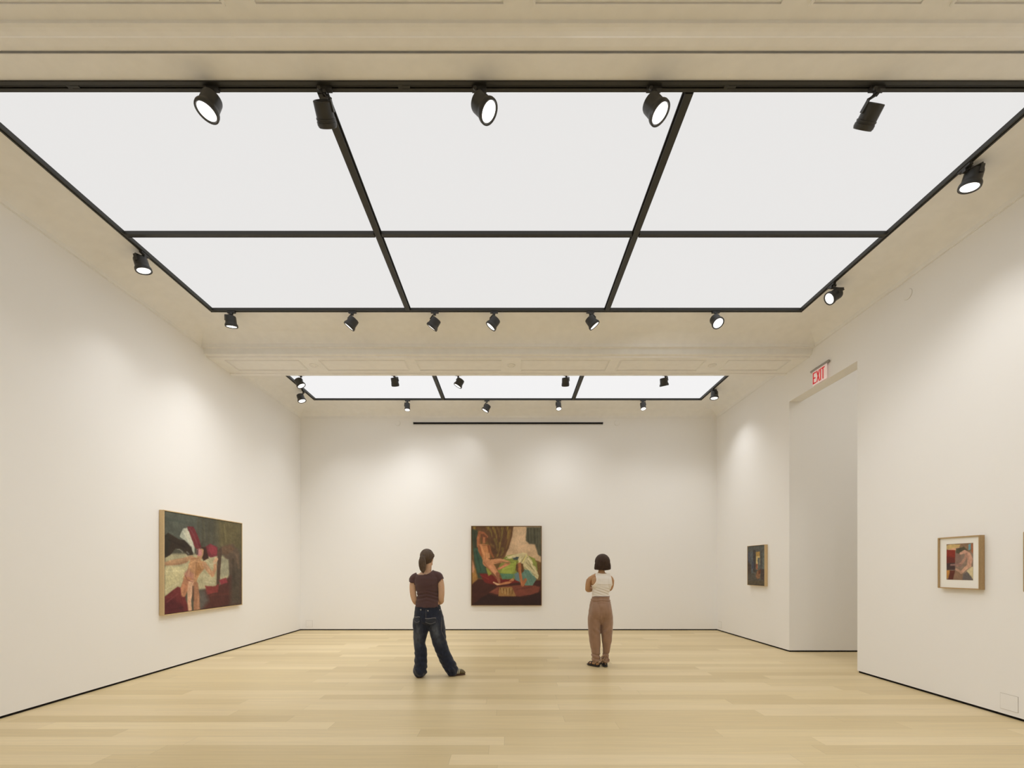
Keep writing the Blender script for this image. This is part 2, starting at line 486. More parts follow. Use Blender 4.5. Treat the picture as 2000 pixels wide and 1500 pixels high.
def spotlight(label, group, mount, back, front, kind='drum', near=True, side=1, axis='x', watt=None, cone=112, drop=0.0, nvec=None):
    """mount: world point under the track; back and front: pixels of the head's rear and lens centres"""
    hm, lm, L = HEADS[kind]
    mount = Vector(mount)
    root = empty('track_spotlight', mount, label, 'spotlight', group)
    # rear centre on the mount's depth, lens centre on its own pixel ray at the head's length
    B = at(back[0], back[1], mount.y + drop)
    best = None
    for k in range(-900, 901):
        d = mount.y + drop + k * .0003
        F = at(front[0], front[1], d)
        dd = k * .0003
        if (near and dd > .03) or (not near and dd < 0): continue
        err = abs((F - B).length - L * .93)
        if best is None or err < best[0]: best = (err, F)
    n = (best[1] - B).normalized() if nvec is None else Vector(nvec).normalized()
    q = Vector((0, 0, -1)).rotation_difference(n)
    ad = bpy.data.objects.new('track_adapter', AD_ME); C.objects.link(ad); ad.parent = root
    ad.rotation_euler = (0, 0, 0 if axis == 'x' else math.pi / 2)
    kn = bpy.data.objects.new('knob', KN_ME); C.objects.link(kn); kn.parent = ad
    kn.location = (-.03, -.017, -.03); kn.rotation_euler = (math.pi / 2, 0, 0)
    hd = bpy.data.objects.new('lamp_head', hm); C.objects.link(hd); hd.parent = root
    hd.rotation_mode = 'QUATERNION'; hd.rotation_quaternion = q; hd.location = B - mount
    ln = bpy.data.objects.new('lens', lm); C.objects.link(ln); ln.parent = root
    ln['label'] = 'bright round lens'
    ln.rotation_mode = 'QUATERNION'; ln.rotation_quaternion = q; ln.location = B - mount
    # flat side bracket from the adapter to the pivot on the head's flank
    s = n.cross(Vector((0, 1, 0)) if abs(n.y) < .8 else Vector((1, 0, 0)))
    s = Vector((1, 0, 0)) - n * n.x if axis == 'x' else Vector((0, 1, 0)) - n * n.y
    s = s.normalized() * side
    r = {'drum': .077, 'slim': .062, 'cylinder': .074}[kind]
    P = (B - mount) + n * (L * .42) + s * (r + .001)
    A = Vector((0, 0, -.05)); K1 = (B - mount) - n * .012 + s * (r * .93)
    K1 = (P + (A - P) * .42) if (K1 - P).length > .2 else K1
    mb = MB()
    mb.bar(A + Vector((0, 0, .01)), A + (K1 - A) * .5, .028, .010, s.cross(n))
    mb.bar(A + (K1 - A) * .45, K1, .028, .008, s.cross(n))
    mb.bar(K1, P, .034, .007, n.cross(s))
    pv = Vector(P); ax = s
    mb.build('bracket', 'lamp_black', root)
    # the light itself
    ld = bpy.data.lights.new('beam', 'SPOT'); ld.energy = SPOT_W if watt is None else watt
    ld.spot_size = math.radians(cone); ld.spot_blend = 1.0; ld.shadow_soft_size = .06; ld.color = (.985, .99, 1.0)
    lo = bpy.data.objects.new('beam', ld); C.objects.link(lo); lo.parent = root
    lo.rotation_mode = 'QUATERNION'; lo.rotation_quaternion = q; lo.location = (B - mount) + n * (L + .012)
    return root


TZ = ZL - .012
def tn(px, b=0, py=None):   # mounts on the rails, from the pixel column or row
    y = (3.362, 8.33)[b]; return ((px - VPX) * y / FPX, y, TZ)
def tf(px, b=0):
    y = (6.29, 9.605)[b]; return ((px - VPX) * y / FPX, y, TZ)
def ts(py, s):
    y = (TZ - CAM_H) * FPX / (VPY - py); return (LXL + .02 if s < 0 else LXR - .02, y, TZ)

gN, gF, gS = 'spotlights on the near track at the top', 'spotlights on the track before the beam', 'spotlights on the side tracks'
gBN, gBF = 'spotlights hanging just beyond the beam', 'small spotlights on the farthest track'
spotlight('black drum spotlight on the top track, leftmost, lens tilted down to the left', gN, tn(413), (416, 190), (404, 217), 'drum', True, -1, watt=98, cone=112)
spotlight('black cylinder spotlight hanging in front of the left dividing bar, lens hidden', gN, tn(634), (628.5, 196), (639, 241), 'cylinder', False, 1, watt=40, cone=70, nvec=(-.02,.81,-.58))
spotlight('black drum spotlight in the middle of the top track, round lens facing the viewer', gN, tn(936), (932, 197), (954, 217.5), 'drum', True, 1, watt=98, cone=112)
spotlight('black drum spotlight on the top track left of the right dividing bar', gN, tn(1277), (1269, 199), (1288.5, 220.5), 'drum', True, 1, watt=98, cone=112)
spotlight('black cylinder spotlight at the top right on a long slanting bracket', gN, tn(1712), (1711, 201), (1685, 246), 'cylinder', False, -1, watt=40, cone=70, nvec=(-.10,.78,-.62))
spotlight('black spotlight below the left corner of the large light ceiling', gF, tf(452), (450, 617), (452.3, 637.5), 'drum', True, -1, watt=75)
spotlight('black spotlight tilted left, second from left on the track before the beam', gF, tf(688), (693, 622.5), (682.3, 636), 'drum', True, -1, nvec=(-.60,.05,-.78), watt=75)
spotlight('black spotlight with only a sliver of lens, just right of the left dividing bar end', gF, tf(849), (853.5, 622.5), (843.8, 636), 'drum', True, -1, nvec=(-.58,.22,-.78), watt=75)
spotlight('black spotlight tilted left, just left of the middle of the track before the beam', gF, tf(965), (970, 622), (957.5, 635), 'drum', True, -1, nvec=(-.60,.08,-.78), watt=75)
spotlight('black spotlight tilted right, near the right dividing bar end', gF, tf(1153), (1150, 620.5), (1161, 634), 'drum', True, 1, nvec=(.60,.05,-.80), watt=75)
spotlight('black spotlight with its round lens facing the viewer, rightmost before the beam', gF, tf(1398), (1395, 622), (1402.5, 631), 'drum', True, 1, watt=75)
spotlight('black spotlight on the left side track below the cross bar', gS, ts(495, -1), (273, 504), (280.5, 528), 'drum', True, -1, 'y')
spotlight('large-looking lit spotlight on the right side track, nearest to the viewer', gS, ts(326, 1), (1904, 333), (1894, 365), 'drum', True, -1, 'y')
spotlight('black spotlight on the right side track, lens tilted down to the left', gS, ts(556, 1), (1639, 571), (1620.5, 583), 'drum', True, -1, 'y')
spotlight('spotlight beyond the beam at the far left, just above another one', gBN, tn(588, 1), (581, 741), (588.7, 750.5), 'drum', True, 1, watt=75, nvec=(.5,.05,-.86))
spotlight('small black spotlight silhouetted beyond the beam, second from left', gBN, tn(770, 1), (770, 738), (772, 749.5), 'cylinder', False, 1, watt=68, cone=105, nvec=(.03,.5,-.86))
spotlight('spotlight beyond the beam with a bright lens tilted left', gBN, tn(895, 1), (901, 741), (894.5, 747.5), 'drum', True, -1, watt=75, nvec=(-.5,.05,-.86))
spotlight('small black spotlight silhouetted beyond the beam, just left of the far dividing bar', gBN, tn(1106, 1), (1104.5, 738), (1106.2, 748.5), 'cylinder', False, 1, watt=68, cone=105, nvec=(.05,.5,-.86))
spotlight('spotlight silhouetted beyond the beam, rightmost there, thin sliver of lens', gBN, tn(1300, 1), (1296, 738), (1300, 748), 'drum', True, 1, nvec=(.2,.32,-.93), watt=45)
spotlight('small spotlight on the far left side track, lens tilted right', gBN, ts(763, -1), (585.5, 771), (590, 780.5), 'drum', True, 1, 'y', watt=75, nvec=(.35,-.02,-.93))
spotlight('small spotlight on the far right side track', gBN, ts(761, 1), (1395.5, 765), (1395, 777.5), 'drum', True, -1, 'y', watt=75)
spotlight('slim spotlight on the farthest track, leftmost of its four', gBF, tf(796, 1), (795.7, 788), (795.6, 800), 'slim', True, -1, watt=40)
spotlight('spotlight tilted left on the farthest track, above the black wall rail', gBF, tf(951, 1), (953.7, 791), (947.8, 798.7), 'drum', True, -1, nvec=(-.5,.0,-.86), watt=28)
spotlight('slim spotlight on the farthest track, third from the left', gBF, tf(1091, 1), (1090.7, 787), (1091.5, 798), 'slim', True, -1, watt=40)
spotlight('slim spotlight on the farthest track, rightmost of its four', gBF, tf(1256, 1), (1255, 787), (1256.6, 798), 'slim', True, 1, watt=40)

for i, x in enumerate((-3.6, -2.0, -.5, 1.0, 2.4, 3.7)):  # fill lamps out of view, added to raise the light on walls and floor
    hm = 'drum'
    y = 1.57
    B = Vector((x, y, TZ - .155)); n = Vector((-.12 * x, .35, -1)).normalized()
    def pj(p): return (VPX + p.x * FPX / p.y, VPY - (p.z - CAM_H) * FPX / p.y)
    F = B + n * .135
    spotlight('unseen fill spotlight added on the track above the viewer, number %d from the left wall' % (i + 1), 'unseen fill spotlights added above the viewer',
              (x, y, TZ), pj(B), pj(F), hm, False, 1, watt=86, cone=140)
# ------------------------------------------------------------------ pictures
def homography(quad):
    """pixel quad (tl, tr, br, bl) -> unit square u right, v down"""
    A = []; b = []
    for (x, y), (u, v) in zip(quad, ((0, 0), (1, 0), (1, 1), (0, 1))):
        A.append([x, y, 1, 0, 0, 0, -u * x, -u * y]); b.append(u)
        A.append([0, 0, 0, x, y, 1, -v * x, -v * y]); b.append(v)
    h = np.linalg.solve(np.array(A, float), np.array(b, float))
    return np.append(h, 1).reshape(3, 3)


class Canvas:
    def __init__(s, quad, nx, ny, base, seed=1):
        s.H = homography(quad); s.nx, s.ny = nx, ny
        u, v = np.meshgrid(np.linspace(0, 1, nx), np.linspace(0, 1, ny))
        s.asp = (quad[1][0] - quad[0][0]) / (quad[3][1] - quad[0][1])
        Hi = np.linalg.inv(s.H); p = Hi @ np.stack([u.ravel(), v.ravel(), np.ones(nx * ny)])
        s.X = (p[0] / p[2]).reshape(ny, nx); s.Y = (p[1] / p[2]).reshape(ny, nx)
        s.img = np.zeros((ny, nx, 3)) + np.array(base, float)
        s.rng = np.random.RandomState(seed)

    def _mix(s, m, c):
        m = np.clip(m, 0, 1)[..., None]; s.img = s.img * (1 - m) + np.array(c, float) * m

    def noise(s, sx, sy, ang=0):
        a = math.radians(ang); X = (s.X * math.cos(a) + s.Y * math.sin(a)) / sx; Y = (-s.X * math.sin(a) + s.Y * math.cos(a)) / sy
        seed = s.rng.randint(1000)
        def h(i, j): return np.modf(np.abs(np.sin(i * 127.1 + j * 311.7 + seed) * 43758.5453))[0]
        i = np.floor(X); j = np.floor(Y); fx = X - i; fy = Y - j; fx = fx * fx * (3 - 2 * fx); fy = fy * fy * (3 - 2 * fy)
        return (h(i, j) * (1 - fx) + h(i + 1, j) * fx) * (1 - fy) + (h(i, j + 1) * (1 - fx) + h(i + 1, j + 1) * fx) * fy

    def poly(s, pts, c, soft=6, c2=None, n=None, wob=3):
        X = s.X + (s.noise(28, 28) - .5) * wob * 2; Y = s.Y + (s.noise(28, 28) - .5) * wob * 2
        ins = np.zeros(X.shape, bool); dist = np.full(X.shape, 1e9)
        for (x0, y0), (x1, y1) in zip(pts, pts[1:] + pts[:1]):
            cond = (y0 > Y) != (y1 > Y)
            with np.errstate(divide='ignore', invalid='ignore'):
                xi = (x1 - x0) * (Y - y0) / ((y1 - y0) if y1 != y0 else 1e-9) + x0
            ins ^= cond & (X < xi)
            t = np.clip(((X - x0) * (x1 - x0) + (Y - y0) * (y1 - y0)) / max((x1 - x0) ** 2 + (y1 - y0) ** 2, 1e-9), 0, 1)
            dist = np.minimum(dist, np.hypot(X - x0 - t * (x1 - x0), Y - y0 - t * (y1 - y0)))
        sd = np.where(ins, dist, -dist); m = np.clip(.5 + sd / soft, 0, 1)
        if c2 is not None:
            t = n[..., None]; col = np.array(c, float) * (1 - t) + np.array(c2, float) * t
            m = m[..., None]; s.img = s.img * (1 - m) + col * m
        else: s._mix(m, c)
        return s

    def stroke(s, pts, wd, c, soft=8, op=1.0):
        best = np.full(s.X.shape, 1e9)
        for k in range(len(pts) - 1):
            (x0, y0), (x1, y1) = pts[k][:2], pts[k + 1][:2]
            w0 = wd[k] if isinstance(wd, (list, tuple)) else wd; w1 = wd[k + 1] if isinstance(wd, (list, tuple)) else wd
            t = np.clip(((s.X - x0) * (x1 - x0) + (s.Y - y0) * (y1 - y0)) / max((x1 - x0) ** 2 + (y1 - y0) ** 2, 1e-9), 0, 1)
            best = np.minimum(best, np.hypot(s.X - x0 - t * (x1 - x0), s.Y - y0 - t * (y1 - y0)) - (w0 + (w1 - w0) * t) / 2)
        s._mix(np.clip(.5 - best / soft, 0, 1) * op, c); return s

    def grain(s, amt, sx, sy, ang=0):
        s.img *= 1 + (s.noise(sx, sy, ang)[..., None] - .5) * 2 * amt; return s


def painting_mesh(cv, origin, uax, vax, wd, ht, nrm, gain=1.10, name='painted_canvas'):
    """grid coloured per vertex; origin = top left corner of the picture"""
    ny, nx = cv.ny, cv.nx
    o = Vector(origin); U = Vector(uax); V = Vector(vax)
    vs = [tuple(o + U * (wd * i / (nx - 1)) + V * (ht * j / (ny - 1))) for j in range(ny) for i in range(nx)]
    fs = [(j * nx + i, j * nx + i + 1, (j + 1) * nx + i + 1, (j + 1) * nx + i) for j in range(ny - 1) for i in range(nx - 1)]
    n0 = (Vector(vs[1]) - Vector(vs[0])).cross(Vector(vs[nx]) - Vector(vs[0]))
    if n0.dot(Vector(nrm)) < 0: fs = [f[::-1] for f in fs]
    me = bpy.data.meshes.new(name); me.from_pydata(vs, [], fs)
    g_ = cv.img.mean(2, keepdims=True); im = g_ + (cv.img - g_) * getattr(cv, 'sat', .84); im = im * .95 + 4
    c = np.clip(im, 0, 255) / 255
    c = np.where(c <= .04045, c / 12.92, ((c + .055) / 1.055) ** 2.4) * gain
    at_ = me.color_attributes.new('paint', 'FLOAT_COLOR', 'POINT')
    buf = np.ones((ny * nx, 4)); buf[:, :3] = np.clip(c, 0, .95).reshape(-1, 3)
    at_.data.foreach_set('color', buf.ravel())
    return me


m = bpy.data.materials.new('oil_paint'); m.use_nodes = True
_a = m.node_tree.nodes.new('ShaderNodeVertexColor'); _a.layer_name = 'paint'
m.node_tree.links.new(_a.outputs[0], m.node_tree.nodes['Principled BSDF'].inputs['Base Color'])
m.node_tree.nodes['Principled BSDF'].inputs['Roughness'].default_value = .6
m.node_tree.nodes['Principled BSDF'].inputs['Specular IOR Level'].default_value = .25
MATS['oil_paint'] = m


def frame_boxes(mb, o, U, V, Nn, wd, ht, t, d0, d1):
    """picture frame of member width t from depth d0 (wall) to d1 along normal"""
    def bx(u0, u1, v0, v1):
        c = o + U * ((u0 + u1) / 2) + V * ((v0 + v1) / 2) + Nn * ((d0 + d1) / 2)
        mb.obox(c, U, V, Nn, (u1 - u0) / 2, (v1 - v0) / 2, (d1 - d0) / 2)
    bx(0, wd, 0, t); bx(0, wd, ht - t, ht); bx(0, t, t, ht - t); bx(wd - t, wd, t, ht - t)


def framed(label, cat, o, U, V, Nn, wd, ht, depth, cv, member=.012, gap=.010, mat_w=None, wood='oak', back_m='dark_gap', name='framed_painting'):
    """o: top left corner on the wall"""
    root = empty(name, o + V * ht, label, cat)
    oo = -V * ht
    mb = MB(); frame_boxes(mb, oo, U, V, Nn, wd, ht, member, .002, depth); mb.build('frame', wood, root, bevel=.0012)
    bk = MB(); c = oo + U * (wd / 2) + V * (ht / 2) + Nn * (depth * .35)
    if mat_w is None:
        bk.obox(c, U, V, Nn, wd / 2 - member, ht / 2 - member, .004); bk.build('backing', back_m, root)
        g = member + gap
        me = painting_mesh(cv, oo + U * g + V * g + Nn * (depth - .004), U, V, wd - 2 * g, ht - 2 * g, Nn)
        # canvas edges
        e = MB(); c2 = oo + U * (wd / 2) + V * (ht / 2) + Nn * (depth * .36 + .004 + (depth * .64 - .009) / 2)
        e.obox(c2, U, V, Nn, wd / 2 - g, ht / 2 - g, (depth * .64 - .009) / 2); e.build('canvas_edge', 'dark_gap', root)
        put('painted_canvas', me, 'oil_paint', root, smooth=True)
    else:
        cm = oo + U * (wd / 2) + V * (ht / 2) + Nn * (depth - .018)
        bk.obox(cm, U, V, Nn, wd / 2 - member, ht / 2 - member, .002); bk.build('mat_board', 'mat_board', root)
        l, r_, t_, b_ = mat_w
        me = painting_mesh(cv, oo + U * l + V * t_ + Nn * (depth - .0145), U, V, wd - l - r_, ht - t_ - b_, Nn, name='picture')
        put('picture', me, 'oil_paint', root, smooth=True)
    return root


# --- large painting on the left wall (pixels of a close crop, corners of the canvas)
cv = Canvas([(172, 152), (1058, 292), (1060, 1213), (172, 1341)], 170, 150, (78, 76, 62), 3)
n1 = cv.noise(60, 160, 10)
cv.poly([(160, 100), (560, 160), (560, 480), (160, 560)], (84, 88, 76), 120)
cv.poly([(780, 240), (1080, 280), (1080, 600), (800, 560)], (98, 88, 55), 100)
for x in (820, 870, 915): cv.stroke([(x, 290), (x + 15, 540)], 26, (112, 100, 62), 30, .6)
for x in (560, 620, 690, 750): cv.stroke([(x, 230), (x - 10, 520)], 18, (72, 68, 50), 25, .6)
cv.poly([(172, 690), (230, 640), (450, 640), (900, 660), (920, 900), (780, 1020), (560, 1060), (400, 1010), (172, 1130)], (176, 168, 128), 30)
cv.poly([(172, 800), (420, 790), (420, 960), (330, 1010), (172, 1120)], (200, 190, 140), 40)
cv.poly([(345, 440), (380, 350), (430, 340), (480, 440), (520, 560), (515, 640), (480, 600), (430, 510)], (176, 180, 160), 10)
cv.poly([(395, 350), (430, 340), (480, 460), (510, 560), (470, 540), (420, 450)], (198, 196, 172), 16)
cv.poly([(430, 325), (505, 325), (550, 420), (600, 560), (560, 600), (520, 560), (470, 430)], (116, 40, 44), 10)
cv.stroke([(460, 345), (520, 440), (560, 560)], 14, (136, 62, 66), 14, .7)
cv.poly([(172, 430), (215, 400), (330, 470), (400, 480), (480, 560), (500, 650), (440, 660), (370, 590), (300, 580), (230, 660), (172, 690)], (50, 38, 28), 14)
cv.poly([(172, 440), (210, 400), (240, 500), (200, 640), (172, 680)], (44, 40, 30), 20)
cv.stroke([(320, 590), (345, 590), (380, 620)], 10, (150, 146, 128), 8, .8)
cv.stroke([(430, 620), (450, 640)], 16, (130, 130, 120), 10, .7)
cv.poly([(640, 560), (700, 520), (780, 560), (800, 660), (700, 680), (640, 640)], (120, 42, 50), 14)
cv.poly([(690, 530), (760, 560), (790, 640), (720, 650), (680, 600)], (140, 46, 56), 16)
cv.poly([(600, 560), (650, 560), (680, 690), (620, 720), (590, 660)], (62, 34, 24), 14)
cv.poly([(820, 560), (960, 520), (1040, 620), (1055, 820), (1050, 1215), (930, 1225), (930, 1000), (910, 760), (860, 680)], (92, 74, 58), 30)
cv.poly([(830, 560), (930, 530), (990, 580), (900, 640), (830, 640)], (104, 76, 54), 24)
cv.poly([(780, 600), (830, 560), (830, 640), (815, 860), (800, 1080), (770, 1080), (775, 800)], (80, 60, 46), 14)
cv.poly([(830, 680), (910, 700), (915, 870), (860, 900), (815, 900)], (156, 152, 122), 16)
cv.poly([(172, 1140), (320, 1020), (390, 1050), (420, 1180), (460, 1300), (172, 1345)], (112, 38, 40), 12)
cv.poly([(172, 1180), (260, 1150), (380, 1240), (400, 1310), (172, 1340)], (88, 28, 34), 40)
cv.poly([(560, 1100), (640, 1050), (760, 1040), (940, 880), (1050, 900), (1060, 1215), (580, 1290)], (84, 40, 34), 30)
cv.poly([(640, 1010), (760, 1010), (800, 980), (790, 1080), (660, 1110)], (136, 50, 46), 14)
cv.poly([(800, 940), (880, 910), (900, 970), (820, 990)], (146, 48, 56), 14)
cv.poly([(940, 820), (1060, 700), (1060, 1215), (930, 1230)], (78, 66, 52), 60)
cv.poly([(560, 1060), (640, 1060), (680, 1180), (600, 1290), (560, 1290)], (96, 88, 80), 50)
# reclining figure: arms, trunk, head, legs
cv.stroke([(180, 755), (300, 735), (400, 715), (480, 680)], [38, 66, 60, 44], (186, 142, 100), 14)
cv.stroke([(190, 770), (340, 760), (430, 730)], 20, (150, 100, 70), 18, .6)
cv.poly([(470, 690), (520, 675), (600, 720), (650, 740), (640, 800), (570, 880), (545, 960), (545, 1010), (400, 960), (380, 930), (430, 840), (455, 760)], (188, 136, 90), 12)
cv.poly([(400, 870), (450, 820), (510, 880), (500, 960), (420, 950)], (190, 128, 104), 30)
cv.poly([(560, 740), (630, 750), (620, 810), (550, 900), (520, 860)], (170, 116, 66), 30)
cv.stroke([(630, 760), (690, 840), (725, 885)], [56, 52, 40], (196, 146, 104), 12)
cv.stroke([(725, 885), (755, 810), (755, 720)], [40, 36, 32], (190, 140, 100), 12)
cv.stroke([(750, 735), (770, 700)], 40, (204, 158, 120), 12)
cv.stroke([(570, 690), (590, 640), (600, 600)], [56, 58, 44], (190, 140, 96), 10)
cv.poly([(545, 590), (575, 575), (605, 600), (600, 660), (560, 670), (545, 640)], (196, 124, 120), 12)
cv.poly([(540, 600), (560, 580), (560, 650), (540, 650)], (90, 60, 60), 14)
cv.stroke([(440, 960), (400, 1040), (390, 1110)], [110, 90, 56], (188, 124, 86), 14)
cv.stroke([(480, 980), (465, 1080), (455, 1180), (465, 1290)], [70, 64, 44, 44], (212, 162, 126), 12)
cv.stroke([(530, 990), (540, 1120), (545, 1290)], [56, 70, 76], (166, 112, 78), 14)
cv.stroke([(500, 1020), (505, 1180)], 18, (84, 56, 44), 14, .8)
cv.stroke([(410, 890), (430, 940), (500, 965)], 7, (120, 56, 52), 8, .8)
for pts, wd, c in (([(450, 760), (520, 720), (600, 740)], 16, (212, 160, 110)), ([(540, 740), (530, 900)], 10, (140, 92, 54)), ([(470, 780), (440, 880)], 14, (206, 154, 112)),
                   ([(580, 760), (600, 800)], 18, (214, 164, 116)), ([(655, 780), (700, 850)], 14, (222, 174, 132)), ([(220, 730), (380, 705)], 14, (206, 160, 116)), ([(480, 1000), (470, 1240)], 12, (226, 178, 144)),
                   ([(420, 1000), (395, 1090)], 26, (164, 104, 72)), ([(560, 1130), (560, 1280)], 14, (196, 142, 104)), ([(190, 850), (380, 830)], 14, (214, 206, 160)), ([(200, 960), (360, 900)], 18, (186, 176, 128)),
                   ([(180, 1060), (330, 980)], 16, (216, 208, 164)), ([(620, 880), (720, 940)], 20, (190, 182, 142)), ([(640, 960), (740, 980)], 12, (206, 198, 160)), ([(700, 760), (760, 740)], 16, (196, 188, 150)),
                   ([(380, 380), (450, 500)], 10, (214, 214, 190)), ([(500, 380), (570, 540)], 12, (104, 34, 44)), ([(200, 1200), (330, 1100)], 16, (132, 52, 54)), ([(230, 1290), (380, 1260)], 14, (70, 22, 28)),
                   ([(880, 580), (1000, 640), (1030, 800)], 24, (112, 88, 66)), ([(960, 700), (980, 1000)], 30, (66, 54, 42)), ([(220, 480), (400, 560)], 20, (38, 28, 20)), ([(200, 240), (420, 280)], 30, (72, 80, 70)),
                   ([(620, 260), (640, 480)], 14, (96, 92, 68)), ([(860, 300), (880, 500)], 12, (126, 114, 70)), ([(700, 1120), (900, 1100)], 24, (102, 46, 38)), ([(480, 700), (560, 690)], 10, (140, 90, 58))):
    cv.stroke(pts, wd, c, 12, .65)
cv.grain(.07, 14, 5, 30).grain(.06, 9, 26, -15).grain(.08, 60, 60)
X = -4.77
framed('large horizontal painting of a reclining figure on a pale bed, on the left wall', 'painting',
       Vector((XL, 6.068 - .0, 2.238)), Vector((0, 1, 0)), Vector((0, 0, -1)), Vector((1, 0, 0)), 1.783, 1.462, .067, cv, member=.013, gap=.008)

# --- painting on the back wall
cv = Canvas([(163, 142), (1243, 142), (1240, 1360), (160, 1360)], 160, 180, (110, 82, 48), 5)
cv.poly([(800, 140), (1250, 140), (1250, 700), (1050, 620), (680, 620), (740, 430)], (196, 164, 128), 20)
cv.poly([(880, 200), (1020, 190), (1010, 380), (1120, 480), (900, 540), (820, 400)], (206, 174, 138), 80)
cv.poly([(160, 140), (815, 140), (790, 300), (740, 480), (660, 610), (500, 640), (420, 400), (300, 200), (160, 200)], (96, 66, 42), 18)
for i, (x, y, x2, y2) in enumerate([(420, 150, 480, 300), (500, 160, 560, 380), (560, 150, 600, 300), (640, 170, 600, 420), (720, 150, 720, 330), (760, 200, 700, 480), (520, 340, 560, 520), (600, 400, 560, 600), (470, 420, 510, 470), (640, 480, 620, 590), (200, 150, 190, 300), (400, 150, 400, 200)]):
    cv.stroke([(x, y), ((x + x2) / 2 + 12, (y + y2) / 2), (x2, y2)], [38, 26, 12], [(142, 124, 56), (158, 132, 58), (132, 100, 52)][i % 3], 22, .75)
for i in range(10):
    cv.stroke([(440 + i * 34, 150), (470 + i * 22, 330), (490 + i * 16, 560)], 9, (66, 44, 36), 14, .6)
cv.poly([(1020, 150), (1245, 150), (1245, 600), (1200, 580), (1150, 420), (1060, 410), (1005, 360)], (78, 76, 60), 24)
for x in (1060, 1110, 1165, 1215): cv.stroke([(x, 160), (x + 8, 400)], 14, (98, 94, 74), 18, .6)
cv.stroke([(1195, 420), (1230, 580)], 40, (82, 80, 62), 24, .8)
cv.poly([(160, 180), (250, 200), (250, 440), (330, 640), (400, 800), (460, 960), (250, 940), (200, 700), (170, 420)], (60, 66, 50), 20)
cv.poly([(185, 480), (250, 480), (350, 680), (380, 860), (250, 860), (215, 700)], (58, 84, 66), 24)
cv.poly([(163, 760), (215, 800), (250, 960), (163, 1050)], (160, 116, 60), 30)
cv.poly([(163, 660), (200, 760), (190, 860), (163, 850)], (190, 136, 104), 24)
cv.poly([(163, 1040), (260, 960), (640, 980), (1240, 980), (1240, 1360), (163, 1360)], (66, 36, 30), 20)
cv.poly([(280, 870), (430, 880), (640, 960), (900, 960), (900, 1010), (560, 1060), (360, 1010)], (110, 38, 34), 18)
cv.poly([(430, 1165), (560, 1080), (1060, 1040), (1230, 1080), (1200, 1180), (900, 1230), (560, 1200)], (118, 62, 48), 14)
cv.poly([(590, 1085), (790, 1080), (850, 1225), (575, 1225)], (148, 108, 62), 6)
for i in range(9): cv.stroke([(605 + i * 24, 1095 + (i * 37) % 30), (615 + i * 22, 1120 + (i * 53) % 90)], 10, [(96, 68, 36), (190, 160, 100)][i % 2], 8, .8)
cv.poly([(430, 1190), (600, 1240), (1000, 1240), (1240, 1150), (1240, 1360), (163, 1360), (300, 1250)], (48, 30, 28), 24)
# bed and cloths
cv.poly([(640, 650), (720, 590), (960, 560), (1150, 640), (1190, 800), (1150, 940), (700, 960), (560, 830)], (128, 138, 62), 14)
cv.poly([(380, 790), (470, 780), (470, 880), (420, 910)], (140, 140, 60), 14)
cv.poly([(640, 780), (780, 680), (880, 690), (840, 820), (760, 880), (620, 860)], (150, 162, 70), 22)
cv.poly([(600, 870), (820, 880), (800, 950), (640, 960)], (84, 122, 92), 14)
cv.poly([(700, 610), (960, 545), (1030, 560), (960, 680), (900, 700), (860, 620), (740, 640)], (206, 192, 146), 10)
cv.poly([(790, 620), (900, 610), (880, 660), (820, 660)], (62, 72, 72), 14)
cv.poly([(960, 560), (1030, 580), (1130, 700), (1210, 900), (1190, 960), (1080, 880), (960, 780), (900, 700)], (196, 182, 136), 10)
for a, b in (((1000, 600), (930, 700)), ((1030, 620), (1100, 800)), ((1010, 700), (1190, 880)), ((960, 760), (1150, 900))): cv.stroke([a, b], 8, (110, 98, 62), 8, .7)
cv.stroke([(1040, 640), (1120, 720)], 12, (232, 224, 176), 10, .9)
cv.stroke([(1020, 580), (960, 690)], 14, (226, 216, 130), 10, .8)
cv.poly([(1100, 640), (1180, 700), (1180, 780), (1120, 740)], (132, 140, 66), 16)
# standing back figure at left
SK, SK2 = (186, 124, 78), (146, 88, 54)
cv.stroke([(270, 440), (262, 330), (285, 240)], [60, 50, 44], (164, 98, 60), 12)
cv.stroke([(285, 235), (345, 240), (400, 300)], [46, 36, 34], (150, 90, 58), 12)
cv.poly([(300, 270), (350, 255), (400, 300), (400, 350), (370, 400), (320, 380)], (112, 66, 44), 14)
cv.poly([(335, 300), (370, 310), (370, 400), (335, 405)], (178, 112, 72), 12)
cv.poly([(255, 420), (330, 410), (430, 430), (440, 520), (450, 640), (430, 700), (340, 700), (310, 600), (265, 520)], SK, 14)
cv.poly([(255, 430), (300, 430), (330, 620), (300, 600), (262, 520)], SK2, 22)
cv.poly([(340, 540), (430, 560), (440, 650), (360, 650)], (206, 146, 96), 30)
cv.stroke([(425, 450), (455, 540), (500, 620)], [44, 36, 26], SK2, 12)
cv.stroke([(390, 700), (480, 780), (560, 890)], [120, 100, 64], (196, 134, 92), 14)
cv.stroke([(450, 760), (540, 880), (590, 990)], [40, 40, 30], (216, 152, 112), 14, .8)
cv.stroke([(480, 690), (600, 670), (730, 700)], [80, 66, 52], (200, 140, 96), 12)
cv.stroke([(740, 710), (640, 770), (580, 800)], [48, 42, 34], (186, 120, 84), 12)
cv.stroke([(560, 880), (575, 960), (590, 1010)], [56, 46, 36], (150, 94, 68), 12)
cv.stroke([(500, 1010), (560, 1040), (600, 1040)], [20, 30, 22], (196, 156, 118), 8)
